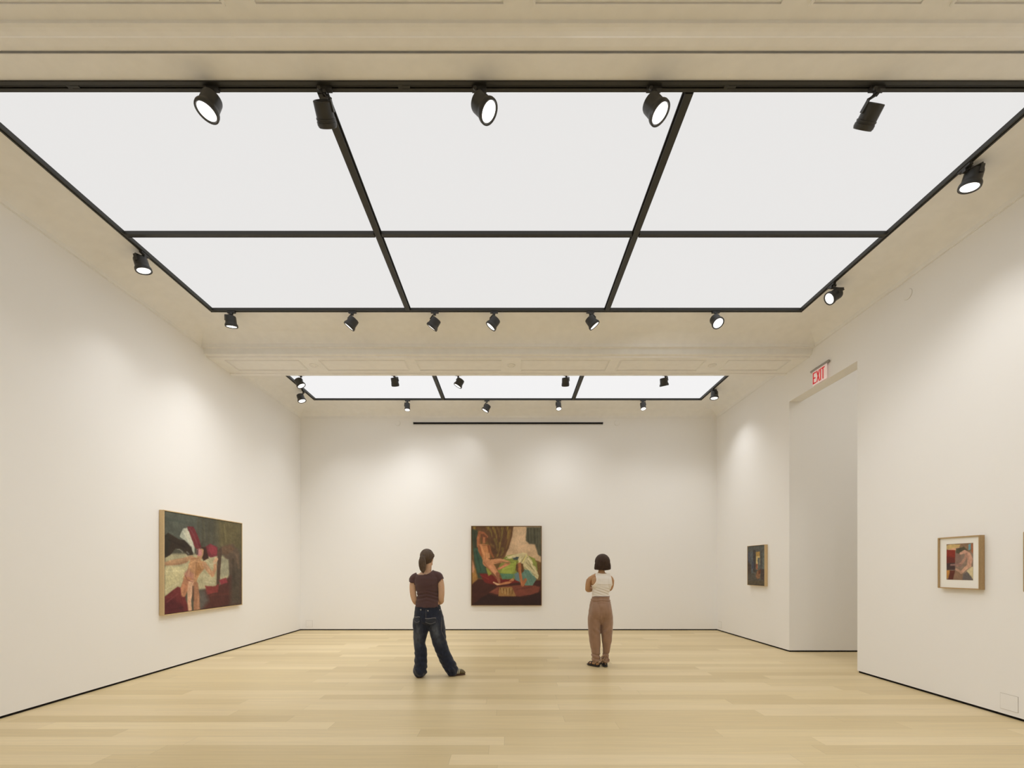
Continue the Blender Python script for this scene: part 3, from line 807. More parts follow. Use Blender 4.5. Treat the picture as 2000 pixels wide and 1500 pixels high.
# second figure leaning
cv.poly([(820, 880), (960, 800), (1080, 830), (1170, 960), (1110, 1060), (1000, 1060), (830, 960)], (96, 128, 112), 14)
cv.poly([(840, 880), (900, 850), (900, 990), (850, 980)], (104, 130, 136), 16)
cv.poly([(850, 740), (900, 700), (960, 720), (980, 830), (930, 880), (860, 840)], (98, 66, 38), 12)
cv.stroke([(905, 720), (915, 800)], 46, (168, 104, 66), 14, .9)
cv.stroke([(905, 800), (925, 930), (950, 1050)], [40, 44, 44], (176, 104, 62), 12)
cv.stroke([(955, 1050), (1000, 970)], [48, 50], (168, 104, 66), 12)
cv.stroke([(800, 970), (740, 1010), (600, 1040)], [44, 40, 26], (190, 126, 82), 12)
for pts, wd, c in (([(300, 430), (345, 560), (400, 650)], 30, (212, 148, 98)), ([(420, 440), (430, 540)], 18, (120, 70, 42)), ([(330, 430), (420, 440)], 10, (120, 70, 42)),
                   ([(370, 520), (378, 640)], 8, (150, 92, 56)), ([(350, 700), (440, 820), (540, 950)], 16, (142, 86, 58)), ([(520, 700), (640, 690), (740, 720)], 12, (140, 86, 60)),
                   ([(560, 660), (680, 660)], 12, (224, 166, 122)), ([(600, 790), (700, 740)], 10, (226, 160, 118)), ([(430, 640), (500, 640)], 18, (96, 58, 40)), ([(262, 300), (258, 420)], 12, (200, 130, 84)),
                   ([(700, 640), (840, 620)], 10, (230, 220, 170)), ([(1040, 640), (1190, 900)], 10, (236, 226, 180)), ([(980, 720), (1120, 900)], 10, (226, 214, 168)), ([(930, 640), (900, 700)], 14, (236, 226, 176)),
                   ([(870, 690), (850, 820)], 14, (76, 50, 34)), ([(925, 820), (940, 1040)], 10, (206, 136, 88)), ([(980, 850), (1060, 1040)], 16, (118, 150, 130)), ([(1050, 850), (1120, 1040)], 12, (84, 116, 104)),
                   ([(640, 700), (820, 700)], 14, (112, 126, 56)), ([(650, 800), (800, 760)], 14, (172, 182, 84)), ([(230, 520), (300, 820)], 24, (46, 66, 54)), ([(200, 240), (220, 460)], 20, (52, 50, 38)),
                   ([(300, 900), (420, 960)], 16, (134, 48, 42)), ([(680, 990), (900, 1000)], 14, (132, 44, 38)), ([(480, 1150), (560, 1110)], 14, (146, 84, 64)), ([(860, 1120), (1100, 1080)], 24, (98, 52, 42)),
                   ([(1040, 180), (1050, 380)], 10, (54, 52, 42)), ([(1140, 180), (1150, 400)], 10, (50, 50, 40)), ([(1200, 200), (1215, 560)], 8, (106, 100, 80))):
    cv.stroke(pts, wd, c, 12, .7)
cv.grain(.04, 12, 5, 60).grain(.05, 8, 22, 10).grain(.06, 70, 50); cv.sat = .95
framed('painting of two figures by a green bed, on the back wall between the people', 'painting',
       Vector((-.893, YB, 2.406)), Vector((1, 0, 0)), Vector((0, 0, -1)), Vector((0, -1, 0)), 1.622, 1.834, .055, cv, member=.008, gap=.010, wood='oak_dark')

# --- small dark painting on the right wall, left of the doorway
cv = Canvas([(345, 290), (730, 265), (730, 1212), (345, 1195)], 60, 80, (76, 76, 74), 9)
cv.poly([(345, 290), (730, 260), (730, 420), (345, 420)], (84, 84, 78), 60)
cv.poly([(345, 420), (400, 420), (400, 800), (345, 800)], (74, 76, 92), 40)
cv.poly([(410, 420), (500, 400), (500, 960), (420, 960)], (86, 94, 98), 30)
cv.poly([(470, 380), (530, 380), (520, 900), (470, 900)], (64, 56, 52), 20)
cv.poly([(440, 660), (490, 640), (490, 820), (440, 820)], (62, 66, 82), 18)
cv.poly([(535, 420), (625, 410), (625, 520), (535, 525)], (178, 138, 62), 14)
cv.poly([(535, 520), (632, 510), (630, 720), (580, 840), (538, 830)], (204, 176, 110), 10)
cv.poly([(575, 560), (622, 560), (622, 860), (580, 860)], (88, 92, 86), 8)
cv.poly([(535, 700), (575, 700), (575, 830), (540, 830)], (150, 80, 56), 14)
cv.poly([(345, 640), (420, 720), (420, 1000), (345, 1100)], (72, 58, 50), 30)
cv.poly([(345, 960), (520, 900), (730, 960), (730, 1215), (345, 1195)], (84, 78, 68), 40)
cv.poly([(560, 870), (600, 840), (640, 900), (625, 1050), (560, 1060), (530, 1000)], (140, 96, 62), 20)
cv.poly([(590, 860), (650, 820), (660, 900), (600, 960)], (112, 62, 38), 18)
cv.poly([(640, 820), (730, 840), (730, 1100), (650, 1060)], (74, 60, 56), 30)
cv.poly([(680, 440), (730, 430), (730, 820), (690, 820)], (96, 104, 96), 20)
cv.poly([(345, 1100), (730, 1100), (730, 1215), (345, 1195)], (86, 74, 54), 50)
cv.grain(.12, 16, 30).grain(.08, 40, 14)
framed('small dark painting in a gold-toned wooden frame on the right wall left of the doorway', 'painting',
       Vector((XR, 8.756, 1.872)), Vector((0, -1, 0)), Vector((0, 0, -1)), Vector((-1, 0, 0)), .595, .775, .059, cv, member=.006, gap=.007)


# --- matted picture on the right wall, and the edge of its neighbour
def sketch(seed):
    cv = Canvas([(452, 415), (918, 408), (910, 1070), (450, 1052)], 64, 90, (140, 116, 98), seed)
    cv.poly([(450, 410), (920, 400), (920, 560), (450, 540)], (140, 108, 78), 12)
    cv.poly([(450, 440), (520, 420), (700, 430), (640, 520), (450, 510)], (204, 172, 104), 12)
    cv.poly([(480, 510), (690, 470), (640, 530), (480, 530)], (216, 160, 122), 12)
    cv.poly([(455, 520), (605, 525), (605, 760), (455, 760)], (150, 46, 32), 5)
    cv.poly([(455, 640), (600, 660), (600, 770), (455, 790)], (112, 44, 36), 30)
    cv.poly([(455, 760), (600, 750), (600, 880), (455, 880)], (70, 50, 50), 12)
    cv.poly([(605, 590), (700, 580), (720, 820), (605, 840)], (136, 106, 92), 10)
    cv.poly([(620, 500), (760, 470), (830, 540), (760, 560), (700, 600), (620, 580)], (82, 76, 56), 14)
    cv.poly([(840, 430), (885, 420), (870, 530), (835, 540)], (100, 160, 176), 10)
    cv.poly([(880, 430), (918, 420), (915, 600), (885, 580)], (176, 100, 62), 12)
    cv.poly([(450, 890), (520, 880), (500, 1000), (450, 1050)], (196, 130, 50), 12)
    cv.poly([(510, 890), (600, 890), (590, 1050), (480, 1050)], (98, 44, 32), 10)
    cv.poly([(600, 900), (720, 900), (740, 1060), (560, 1060)], (140, 106, 80), 10)
    cv.poly([(740, 960), (840, 900), (912, 1070), (730, 1060)], (104, 94, 90), 10)
    cv.poly([(800, 900), (870, 840), (915, 830), (915, 1060)], (206, 188, 140), 10)
    cv.stroke([(700, 590), (770, 560), (840, 610), (865, 700), (840, 800)], [40, 60, 70, 90, 70], (200, 148, 122), 12)
    cv.stroke([(800, 600), (780, 680), (720, 760), (640, 810)], [40, 44, 44, 30], (176, 128, 106), 12)
    cv.stroke([(850, 810), (780, 860), (710, 930)], [70, 60, 46], (206, 154, 124), 12)
    cv.stroke([(710, 930), (620, 870)], [40, 34], (186, 140, 112), 10)
    cv.stroke([(530, 790), (640, 790), (700, 800)], [30, 36, 40], (148, 108, 98), 14)
    cv.stroke([(820, 630), (860, 800)], 8, (150, 96, 78), 10, .6)
    return cv.grain(.05, 14, 8, 40).grain(.06, 40, 40)


for (ya, lab, sd) in ((4.8625, 'wooden frame with wide white mat round a colourful picture, on the right wall', 4),
                      (4.052, 'wooden picture frame cut off by the right edge of the view', 8)):
    framed(lab, 'framed picture', Vector((XR, ya, 1.766)), Vector((0, -1, 0)), Vector((0, 0, -1)), Vector((-1, 0, 0)), .4325, .553, .054,
           sketch(sd), member=.011, mat_w=(.083, .075, .075, .094), name='framed_picture', wood='oak_mid')

# ------------------------------------------------------------------ small fittings on the walls
root = empty('wall_rail', ((-1.83 + 2.52) / 2 - .21, YB, 4.776), 'long thin black rail high on the back wall', 'rail')
x0 = (808 - VPX) * YB / FPX; x1 = (1177 - VPX) * YB / FPX; root.location = ((x0 + x1) / 2, YB, 4.776)
hw = (x1 - x0) / 2
MB().box((-hw, -.03, -.017), (hw, 0, .017)).build('channel', 'matte_black', root)
MB().box((-hw - .004, -.034, -.020), (-hw + .012, 0, .020)).build('end_cap', 'black_metal', root)
MB().box((hw - .012, -.034, -.020), (hw + .004, 0, .020)).build('end_cap', 'black_metal', root)


def disc(loc, rot, label):
    root = empty('cover_disc', loc, label, 'round wall cover', 'round white cover discs'); root.rotation_euler = rot
    a = MB().lathe([(.061, .0), (.061, .0015)], 40).build('shadow_ring', 'plate_gap', root)
    b = MB().lathe([(.0595, .0), (.0595, .006), (.056, .009), (.004, .0095)], 40).build('cover', 'plate_white', root, smooth=False)
    smooth_by_angle(b.data, 30)
    return root


disc(((777 - VPX) * YB / FPX, YB, 4.785), (math.pi / 2, 0, 0), 'small round white cover high on the back wall left of the black rail')
disc(((1205 - VPX) * YB / FPX, YB, 4.785), (math.pi / 2, 0, 0), 'small round white cover high on the back wall right of the black rail')
disc((XR, 5.288, 4.72), (0, -math.pi / 2, 0), 'small round white cover high on the right wall above the doorway side')


def access_plate(loc, rz, label, sz=.152):
    root = empty('access_plate', loc, label, 'wall plate', 'square access plates'); root.rotation_euler = (0, 0, rz)
    h = sz / 2
    MB().box((-h, -.0015, 0), (h, .001, sz)).build('reveal', 'plate_gap', root)
    MB().box((-h + .0022, -.003, .0022), (h - .0022, 0, sz - .0022)).build('plate', 'plate_white', root)


access_plate(((604 - VPX) * YB / FPX, YB, .072), 0, 'square flush plate low on the back wall near the left corner')
access_plate((XR, 10.02, .070), -math.pi / 2, 'faint square flush plate low on the right wall in the far corner')
access_plate((XR, 4.214, .069), -math.pi / 2, 'square flush plate low on the right wall at the lower right')

# exit sign above the doorway
ex = empty('exit_sign', (XR - .045, 6.75, 4.50), 'red and clear EXIT sign hanging under a grey bar above the doorway', 'exit sign')
hs = MB(); hs.rings([[(.045 - .028 + .028 * 0 + r * math.cos(a), y, .022 + .9 * r * math.sin(a)) for a in [2 * math.pi * k / 16 for k in range(16)]]
                    for y, r in ((-.195, .012), (-.19, .021), (.19, .021), (.195, .012))])
hs.build('housing', 'sign_metal', ex, smooth=False)
m = mat('sign_plate', (.93, .80, .77), .2, emit=.12, spec=.5)
m.node_tree.nodes['Principled BSDF'].inputs['Transmission Weight'].default_value = .25
MB().box((.012, -.155, -.215), (.018, .155, .004)).build('sign_plate', 'sign_plate', ex)


def letter(strokes, y0):
    mb = MB()
    for (a, b, c_, d) in strokes:     # u right (towards -y ... seen from the room), v up
        p = Vector((.009, y0 - a, -.195 + b)); q = Vector((.009, y0 - c_, -.195 + d))
        mb.bar(p, q, .017, .004, (0, 1, 0) if abs(q.z - p.z) > abs(q.y - p.y) * .4 else (0, 0, 1))
    mb.build('letter', 'sign_red', ex)


Hh = .176
letter([(.008, 0, .008, Hh), (.002, Hh - .009, .066, Hh - .009), (.002, Hh / 2, .054, Hh / 2), (.002, .009, .066, .009)], .142)
letter([(.006, 0, .064, Hh), (.064, 0, .006, Hh)], .062)
letter([(.008, 0, .008, Hh)], -.018)
letter([(.034, 0, .034, Hh), (0, Hh - .009, .068, Hh - .009)], -.044)
# ------------------------------------------------------------------ people
def fold_noise(p, s, seed=0.0):
    return mnoise.noise(Vector((p[0] * s[0] + seed, p[1] * s[1], p[2] * s[2])))


def sculpt(mb, voxel=.006, smooth=6, disp=None, keep=None, color=None, thick=0, name='part'):
    """fuse the rough volumes into one skin, relax it, add folds, trim, colour"""
    me = bpy.data.meshes.new('tmp'); me.from_pydata(mb.v, [], mb.f)
    bm = bmesh.new(); bm.from_mesh(me); bmesh.ops.recalc_face_normals(bm, faces=bm.faces); bm.to_mesh(me); bm.free()
    o = bpy.data.objects.new('tmp', me); C.objects.link(o)
    r = o.modifiers.new('r', 'REMESH'); r.mode = 'VOXEL'; r.voxel_size = voxel
    if smooth:
        q = o.modifiers.new('s', 'SMOOTH'); q.factor = .5; q.iterations = smooth
    dg = bpy.context.evaluated_depsgraph_get(); dg.update()
    new = bpy.data.meshes.new_from_object(o.evaluated_get(dg)); new.name = name
    bpy.data.objects.remove(o); bpy.data.meshes.remove(me)
    for p in new.polygons: p.use_smooth = True
    if disp:
        nv = [v.normal.copy() for v in new.vertices]
        for v, n in zip(new.vertices, nv): v.co = v.co + n * disp(v.co, n)
    if keep:
        bm = bmesh.new(); bm.from_mesh(new)
        bmesh.ops.delete(bm, geom=[v for v in bm.verts if not keep(v.co)], context='VERTS')
        for _ in range(3):     # soften the cut edge
            mv = []
            for v in bm.verts:
                if v.is_boundary:
                    nb = [e.other_vert(v) for e in v.link_edges if e.is_boundary]
                    if len(nb) == 2: mv.append((v, (nb[0].co + nb[1].co + v.co * 2) / 4))
            for v, c in mv: v.co = c
        bm.to_mesh(new); bm.free()
    if color:
        at_ = new.color_attributes.new('dye', 'FLOAT_COLOR', 'POINT')
        buf = np.ones((len(new.vertices), 4)); buf[:, :3] = [color(v.co) for v in new.vertices]
        at_.data.foreach_set('color', buf.ravel())
    return new


def cloth_mat(name, attr=True, col=(.5, .5, .5), rough=.85, wscale=500, bump=.15, sheen=.2):
    m = mat(name, col, rough, bump=bump, bscale=wscale, spec=.25)
    b = m.node_tree.nodes['Principled BSDF']; b.inputs['Sheen Weight'].default_value = sheen
    if attr:
        a = m.node_tree.nodes.new('ShaderNodeVertexColor'); a.layer_name = 'dye'
        m.node_tree.links.new(a.outputs[0], b.inputs['Base Color'])
    return m


def skin_mat(name, col):
    m = mat(name, col, .5, bump=.05, bscale=90, var=.05, spec=.35)
    b = m.node_tree.nodes['Principled BSDF']; b.inputs['Subsurface Weight'].default_value = .12
    b.inputs['Subsurface Radius'].default_value = (.02, .008, .004)


skin_mat('skin_fair', (.60, .375, .24)); skin_mat('skin_tan', (.46, .265, .135))
cloth_mat('jersey', False, (.085, .043, .041), .8)
cloth_mat('denim'); cloth_mat('rib_knit', False, (.80, .75, .68), .8, sheen=.1)
cloth_mat('twill', True, rough=.55, sheen=.3)
mat('hair_brown', (.115, .076, .050), .42, bump=.9, bscale=26, var=.30, stretch=(9, 9, .5), spec=.3)
mat('hair_dark', (.050, .026, .014), .48, bump=.9, bscale=26, var=.45, stretch=(9, 9, .45), spec=.3)
mat('shoe_olive', (.13, .10, .045), .6, bump=.1, bscale=150)
mat('shoe_stripe', (.62, .58, .45), .6)
mat('sole_brown', (.10, .045, .025), .7)
mat('sandal_black', (.018, .013, .012), .5)
mat('heel_pink', (.50, .20, .17), .6)
mat('eye_white', (.75, .72, .68), .3); mat('lip', (.42, .16, .13), .5); mat('stitch', (.24, .23, .24), .7)
mat('rivet', (.35, .33, .30), .4, metal=.7); mat('hair_tie', (.02, .02, .02), .6)


def hand(mb, wr, d, up, r=.0085, curl=.5, thumb=1, spread=.018):
    """palm, four unequal bent fingers and a thumb leaving the side of the palm.
    wr wrist, d forearm direction, up = back-of-hand normal"""
    wr = Vector(wr); d = Vector(d).normalized(); up = Vector(up); up = (up - d * up.dot(d)).normalized(); sd = d.cross(up) * thumb
    mb.tube([wr - d * .02, wr + d * .02, wr + d * .055, wr + d * .085], [(.025, .018), (.032, .017), (.040, .015), (.036, .012)], 14, sd, 3)
    for k, (o, ln) in enumerate(((1.5, .070), (.5, .080), (-.5, .074), (-1.5, .058))):
        p0 = wr + d * .078 + sd * (o * spread); a = curl * .5
        pts = [p0 - d * .02]; cur = p0; dd = d.copy()
        for s_ in (.42, .32, .26):
            pts.append(cur.copy()); q = Quaternion(sd.normalized(), a * thumb * -1 if thumb > 0 else a)
            nd = (dd * math.cos(a) - up * math.sin(a)).normalized(); up2 = (up * math.cos(a) + dd * math.sin(a))
            dd = nd; cur = cur + dd * ln * s_; a = curl * .8
        pts.append(cur)
        rr = r if k < 3 else r * .88
        mb.tube(pts, [rr, rr * 1.05, rr, rr * .92, rr * .8], 10, sd, 3)
    p0 = wr + d * .03 + sd * .026
    mb.tube([p0 - sd * .01, p0 + sd * .016 + d * .018, p0 + sd * .026 + d * .045 - up * .01, p0 + sd * .022 + d * .068 - up * .02], [.013, .0125, .0105, .0085], 10, up, 3)


def head(mb, c, rot, k=1.0):
    """skull, jaw, nose, brow, lips and ears; face looks along rot @ +y"""
    c = Vector(c)
    def P(x, y, z): return c + rot @ Vector((x * k, y * k, z * k))
    mb.ell(P(0, -.012, .025), (.074 * k, .092 * k, .088 * k), rot)
    mb.ell(P(0, .022, -.020), (.063 * k, .068 * k, .088 * k), rot)
    mb.ell(P(0, .050, -.078), (.030 * k, .028 * k, .026 * k), rot)
    mb.tube([P(-.058, .0, -.045), P(-.045, .035, -.078), P(0, .066, -.092), P(.045, .035, -.078), P(.058, .0, -.045)], [.016 * k] * 5, 10, (0, 0, 1), 3)
    mb.tube([P(0, .086, .022), P(0, .096, .0), P(0, .108, -.020)], [.008 * k, .010 * k, .012 * k], 10, (1, 0, 0), 3)
    mb.ell(P(-.010, .096, -.024), (.009 * k,) * 3, rot, 10, 8); mb.ell(P(.010, .096, -.024), (.009 * k,) * 3, rot, 10, 8)
    mb.tube([P(-.045, .068, .030), P(-.02, .084, .034), P(.02, .084, .034), P(.045, .068, .030)], [.009 * k] * 4, 10, (0, 0, 1), 3)
    mb.tube([P(-.024, .078, -.050), P(0, .090, -.047), P(.024, .078, -.050)], [.006 * k, .008 * k, .006 * k], 10, (0, 0, 1), 3)
    mb.tube([P(-.020, .076, -.058), P(0, .087, -.059), P(.020, .076, -.058)], [.006 * k, .009 * k, .006 * k], 10, (0, 0, 1), 3)
    for s_ in (-1, 1):
        mb.tube([P(s_ * .070, .004, -.022), P(s_ * .078, -.006, -.006), P(s_ * .082, -.012, .012), P(s_ * .076, -.002, .024), P(s_ * .072, .008, .012)],
                [.008 * k, .009 * k, .009 * k, .008 * k, .007 * k], 10, (1, 0, 0), 3)
    return P


def eyes(P, k, parent):
    for s_ in (-1, 1):
        e = MB().ell(P(s_ * .030, .071, .006), (.0125 * k,) * 3, None, 14, 10).build('eye', 'eye_white', parent, True)
        MB().ell(P(s_ * .030, .080, .006), (.0055 * k,) * 3, None, 12, 8).build('iris', 'hair_dark', e, True)


# ============ woman in brown T-shirt and jeans
D1 = 5.80
p1 = empty('person', ((835 - VPX) * D1 / FPX, D1, 0), 'standing person with brown ponytail, brown short-sleeved T-shirt and dark blue jeans, seen from behind', 'person', 'visitors looking at the paintings')
HR = Matrix.Rotation(math.radians(-22), 3, 'Z') @ Matrix.Rotation(math.radians(3), 3, 'X') @ Matrix.Rotation(math.radians(4), 3, 'Y')
b = MB()
P1 = head(b, (-.002, .015, 1.560), HR, .96)
b.tube([(-.012, -.005, 1.30), (-.004, -.004, 1.38), (.006, .0, 1.43), (.006, .008, 1.50)], [(.075, .055), (.060, .050), (.047, .047), (.047, .052)], 18, (1, 0, 0), 4)
# trunk
b.tube([(.01, 0, .80), (.008, 0, .92), (.005, 0, 1.04), (-.002, -.002, 1.14), (-.006, -.005, 1.24), (-.008, -.005, 1.31), (-.006, -.003, 1.36)],
       [(.155, .105), (.150, .10), (.128, .085), (.138, .098), (.150, .105), (.160, .085), (.10, .062)], 24, (1, 0, 0), 4)
b.tube([(-.172, -.002, 1.285), (-.10, -.006, 1.322), (-.03, -.004, 1.345), (.05, -.004, 1.350), (.11, -.006, 1.330), (.150, -.002, 1.304)], [.042, .042, .042, .042, .042, .042], 16, (0, 1, 0), 4)
# arms
b.tube([(-.180, -.004, 1.275), (-.190, -.012, 1.20), (-.186, -.020, 1.10), (-.166, -.012, 1.015), (-.150, .05, .975), (-.10, .14, .94), (-.065, .175, .93)], [.046, .044, .041, .039, .040, .033, .026], 16, (1, 0, 0), 4)
b.tube([(.158, -.004, 1.292), (.178, -.014, 1.22), (.187, -.022, 1.12), (.180, -.012, 1.03), (.165, .05, .99), (.10, .14, .96), (.065, .175, .95)], [.046, .044, .041, .039, .040, .033, .026], 16, (1, 0, 0), 4)
hand(b, (-.065, .175, .93), (1, .35, -.1), (.2, .5, -1), curl=.7, thumb=-1)
hand(b, (.065, .175, .955), (-1, .4, -.12), (-.2, .9, .3), curl=.7, thumb=1)
# legs inside the jeans
b.tube([(-.075, 0, .86), (-.085, 0, .62), (-.105, .005, .45), (-.09, 0, .22), (-.10, -.01, .09)], [.085, .075, .052, .045, .035], 16, (1, 0, 0), 4)
b.tube([(.085, 0, .86), (.125, .01, .62), (.165, .02, .45), (.245, .05, .22), (.300, .075, .09)], [.085, .075, .052, .045, .035], 16, (1, 0, 0), 4)
b.tube([(-.10, -.035, .05), (-.105, .03, .045), (-.11, .12, .035)], [(.032, .035), (.035, .03), (.035, .02)], 14, (1, 0, 0), 4)
b.tube([(.285, .07, .05), (.345, .085, .045), (.43, .11, .035)], [(.032, .035), (.035, .03), (.030, .02)], 14, (0, 1, 0), 4)
body1 = put('body', sculpt(b, .0055, 4, name='body'), 'skin_fair', p1)
eyes(P1, .96, p1)
MB().tube([P1(-.022, .082, -.054), P1(0, .093, -.053), P1(.022, .082, -.054)], [.004, .0065, .004], 10, (0, 0, 1), 4).build('lips', 'lip', p1, True)

# T-shirt
t = MB()
t.tube([(.006, 0, .925), (.008, 0, .98), (.008, 0, 1.05), (.006, -.002, 1.10), (.002, -.004, 1.16), (-.008, -.006, 1.22), (-.008, -.006, 1.29), (-.004, -.004, 1.345), (.0, 0, 1.40)],
       [(.168, .118), (.162, .112), (.148, .102), (.141, .100), (.150, .108), (.164, .116), (.168, .110), (.148, .090), (.09, .06)], 32, (1, 0, 0), 4)
t.tube([(-.192, -.006, 1.262), (-.176, -.004, 1.300), (-.11, -.006, 1.330), (-.03, -.004, 1.350), (.05, -.004, 1.354), (.11, -.006, 1.340), (.148, -.004, 1.322), (.166, -.006, 1.285)],
       [.052, .055, .055, .054, .054, .055, .054, .050], 18, (0, 1, 0), 4)
t.tube([(-.178, -.004, 1.295), (-.190, -.010, 1.24), (-.194, -.012, 1.20)], [.052, .055, .054], 18, (1, 0, 0), 4)
t.tube([(.152, -.004, 1.315), (.170, -.012, 1.28), (.178, -.016, 1.24)], [.050, .051, .051], 18, (1, 0, 0), 4)


def shirt_fold(p, n):
    x, y, z = p
    d = .0022 * fold_noise(p, (14, 14, 26), 3)
    s = max(0, 1 - abs(z - 1.07) / .11)
    d += s * .006 * math.sin(z * 130 + x * (34 if x > 0 else -30) + 2.4 * fold_noise(p, (7, 7, 7), 9)) * (.5 + .5 * (x > -.2))
    d += .003 * max(0, 1 - abs(z - .95) / .05) * math.sin(x * 60 + y * 40)
    return d


def shirt_keep(p):
    x, y, z = p
    if z < .918: return False
    # cap sleeves, cut on a slant
    if x < -.148 and z < 1.235 + (x + .148) * -.55 - .03: return False
    if x < -.165 and z < 1.235: return False
    if x > .150 and z < 1.26 + (.20 - x) * -1.1 + .03 and z < 1.29: return False
    # scooped neckline, deep at the back
    xn = (x + .046) / .122
    if abs(xn) < 1:
        zc = 1.349 + .010 * xn + .050 * xn ** 4 + .012 * xn ** 2 - (.02 if y > 0.03 else 0)
        if z > zc: return False
    return z < 1.46


shirt = put('t_shirt', sculpt(t, .0055, 5, shirt_fold, shirt_keep, name='t_shirt'), 'jersey', p1)
md = shirt.modifiers.new('thick', 'SOLIDIFY'); md.thickness = .003; md.offset = -1

# jeans
j = MB()
j.tube([(.006, 0, .935), (.006, 0, .90), (.008, 0, .84), (.012, .002, .78), (.018, .004, .74), (.022, .004, .705)], [(.166, .112), (.172, .116), (.184, .126), (.196, .134), (.198, .130), (.17, .10)], 32, (1, 0, 0), 4)
j.tube([(-.080, 0, .76), (-.086, 0, .68), (-.087, 0, .62), (-.098, .002, .54), (-.106, .004, .44), (-.090, .0, .36), (-.086, -.004, .30), (-.086, -.006, .216), (-.089, -.008, .13), (-.096, -.010, .08), (-.100, -.006, .035), (-.100, -.004, .012)],
       [(.108, .115), (.108, .112), (.100, .104), (.088, .094), (.074, .084), (.080, .086), (.083, .090), (.082, .094), (.083, .100), (.087, .104), (.068, .090), (.052, .075)], 26, (1, 0, 0), 4)
j.tube([(.100, 0, .76), (.118, .002, .68), (.130, .006, .62), (.146, .012, .50), (.160, .020, .44), (.188, .030, .35), (.215, .040, .28), (.241, .050, .216), (.286, .064, .13), (.308, .072, .08), (.314, .074, .035), (.312, .074, .012)],
       [(.112, .115), (.110, .112), (.107, .106), (.096, .094), (.094, .090), (.090, .088), (.088, .090), (.088, .092), (.088, .096), (.080, .098), (.068, .090), (.056, .075)], 26, (1, 0, 0), 4)


def jean_fold(p, n):
    x, y, z = p
    d = .004 * fold_noise(p, (9, 9, 16), 1)
    low = max(0, min(1, (.52 - z) / .3))
    d += low * (.0035 * math.sin(z * 62 + x * 30 + 5 * fold_noise(p, (7, 7, 7), 4)) + .006 * fold_noise(p, (12, 12, 20), 8))
    if x > .07 and .40 < z < .60: d += .005 * math.sin((z - x * .8) * 60) * (1 - abs(z - .5) / .1)
    if .60 < z < .80: d += .003 * math.sin(x * 70 + z * 30)
    if z < .13: d += .006 * math.sin(math.atan2(y, x - (-.09 if x < .1 else .3)) * 5 + z * 40)
    return d


def dye_jeans(p):
    x, y, z = p
    base = np.array((.014, .018, .034)); fade = np.array((.13, .145, .17))
    cx = -.105 if x < .01 else (.12 + max(0, .62 - z) * .28)
    f = math.exp(-((x - cx) / .045) ** 2) * math.exp(-((z - (.60 if x > 0 else .55)) / .13) ** 2)
    f *= .75 + .6 * fold_noise(p, (25, 25, 10), 2)
    f = max(0, min(1, f)) * (1 if y < .03 else .6)
    c = base * (1 - f * .75) + fade * f * .75
    c *= 1 + .35 * fold_noise(p, (60, 60, 25), 7)
    if z > .885: c = c * .75
    # pale stitching: side seam, pocket edges
    if y < 0:
        st = 0
        if abs(x - (.004)) < .0035 and .74 < z < .90: st = .5
        sx = .195 + max(0, .62 - z) * .36
        if abs(x - sx) < .0035 and z < .80 and x > .1: st = .45
        c = c * (1 - st) + np.array((.16, .15, .15)) * st
    return np.clip(c, .004, 1)


jeans = put('jeans', sculpt(j, .0058, 4, jean_fold, lambda p: p[2] > .012, dye_jeans, name='jeans'), 'denim', p1)
# back pockets, waistband buttons
def on_seat(x, z):
    """surface depth of the seat of the jeans (behind, towards -y)"""
    ok, loc, nr, idx = jeans.ray_cast(Vector((x, -.5, z)), Vector((0, 1, 0)))
    return loc.y if ok else -.13


bpy.context.view_layer.update()
for cx, wd in ((-.118, .080), (.062, .135)):
    pk = MB(); N = 10; g = []
    rows = [(.792, 1.0), (.786, 1.0), (.770, 1.0), (.740, .98), (.715, .95), (.700, .78), (.690, .45)] if cx > 0 else [(.806, 1.0), (.800, 1.0), (.785, 1.0), (.755, .98), (.73, .95), (.712, .78), (.702, .45)]
    for z, s_ in rows: g.append([(cx + wd * s_ * (i / N - .5), on_seat(cx + wd * s_ * (i / N - .5), z) - .004, z) for i in range(N + 1)])
    pk.rings(g, closed=False)
    o = pk.build('back_pocket', mat('denim_pocket', (.026, .031, .046), .85, bump=.15, bscale=500, var=.2) if 'denim_pocket' not in MATS else 'denim_pocket', p1, True)
    md = o.modifiers.new('t', 'SOLIDIFY'); md.thickness = .003; md.offset = 0
    top = rows[0][0] - .006
    MB().tube([(cx + wd * (i / 6 - .5), on_seat(cx + wd * (i / 6 - .5), top) - .008, top - .004 * math.sin(i)) for i in range(7)], [.0032] * 7, 6, (0, 0, 1), 2).build('pocket_edge', 'stitch', o, True)
    MB().tube([(cx + wd * .95 * (i / 6 - .5), on_seat(cx + wd * (i / 6 - .5), .735) - .0075, (.738 if cx > 0 else .752) - .022 * math.sin(i / 6 * math.pi)) for i in range(7)], [.0016] * 7, 6, (0, 0, 1), 2).build('seam', 'stitch', o, True)
for x, z in ((-.067, .894), (.028, .882), (.168, .886)):
    y = on_seat(x, z)
    MB().ell((x, y - .003, z), (.009, .004, .010), None, 12, 8).build('button', 'rivet', p1, True)
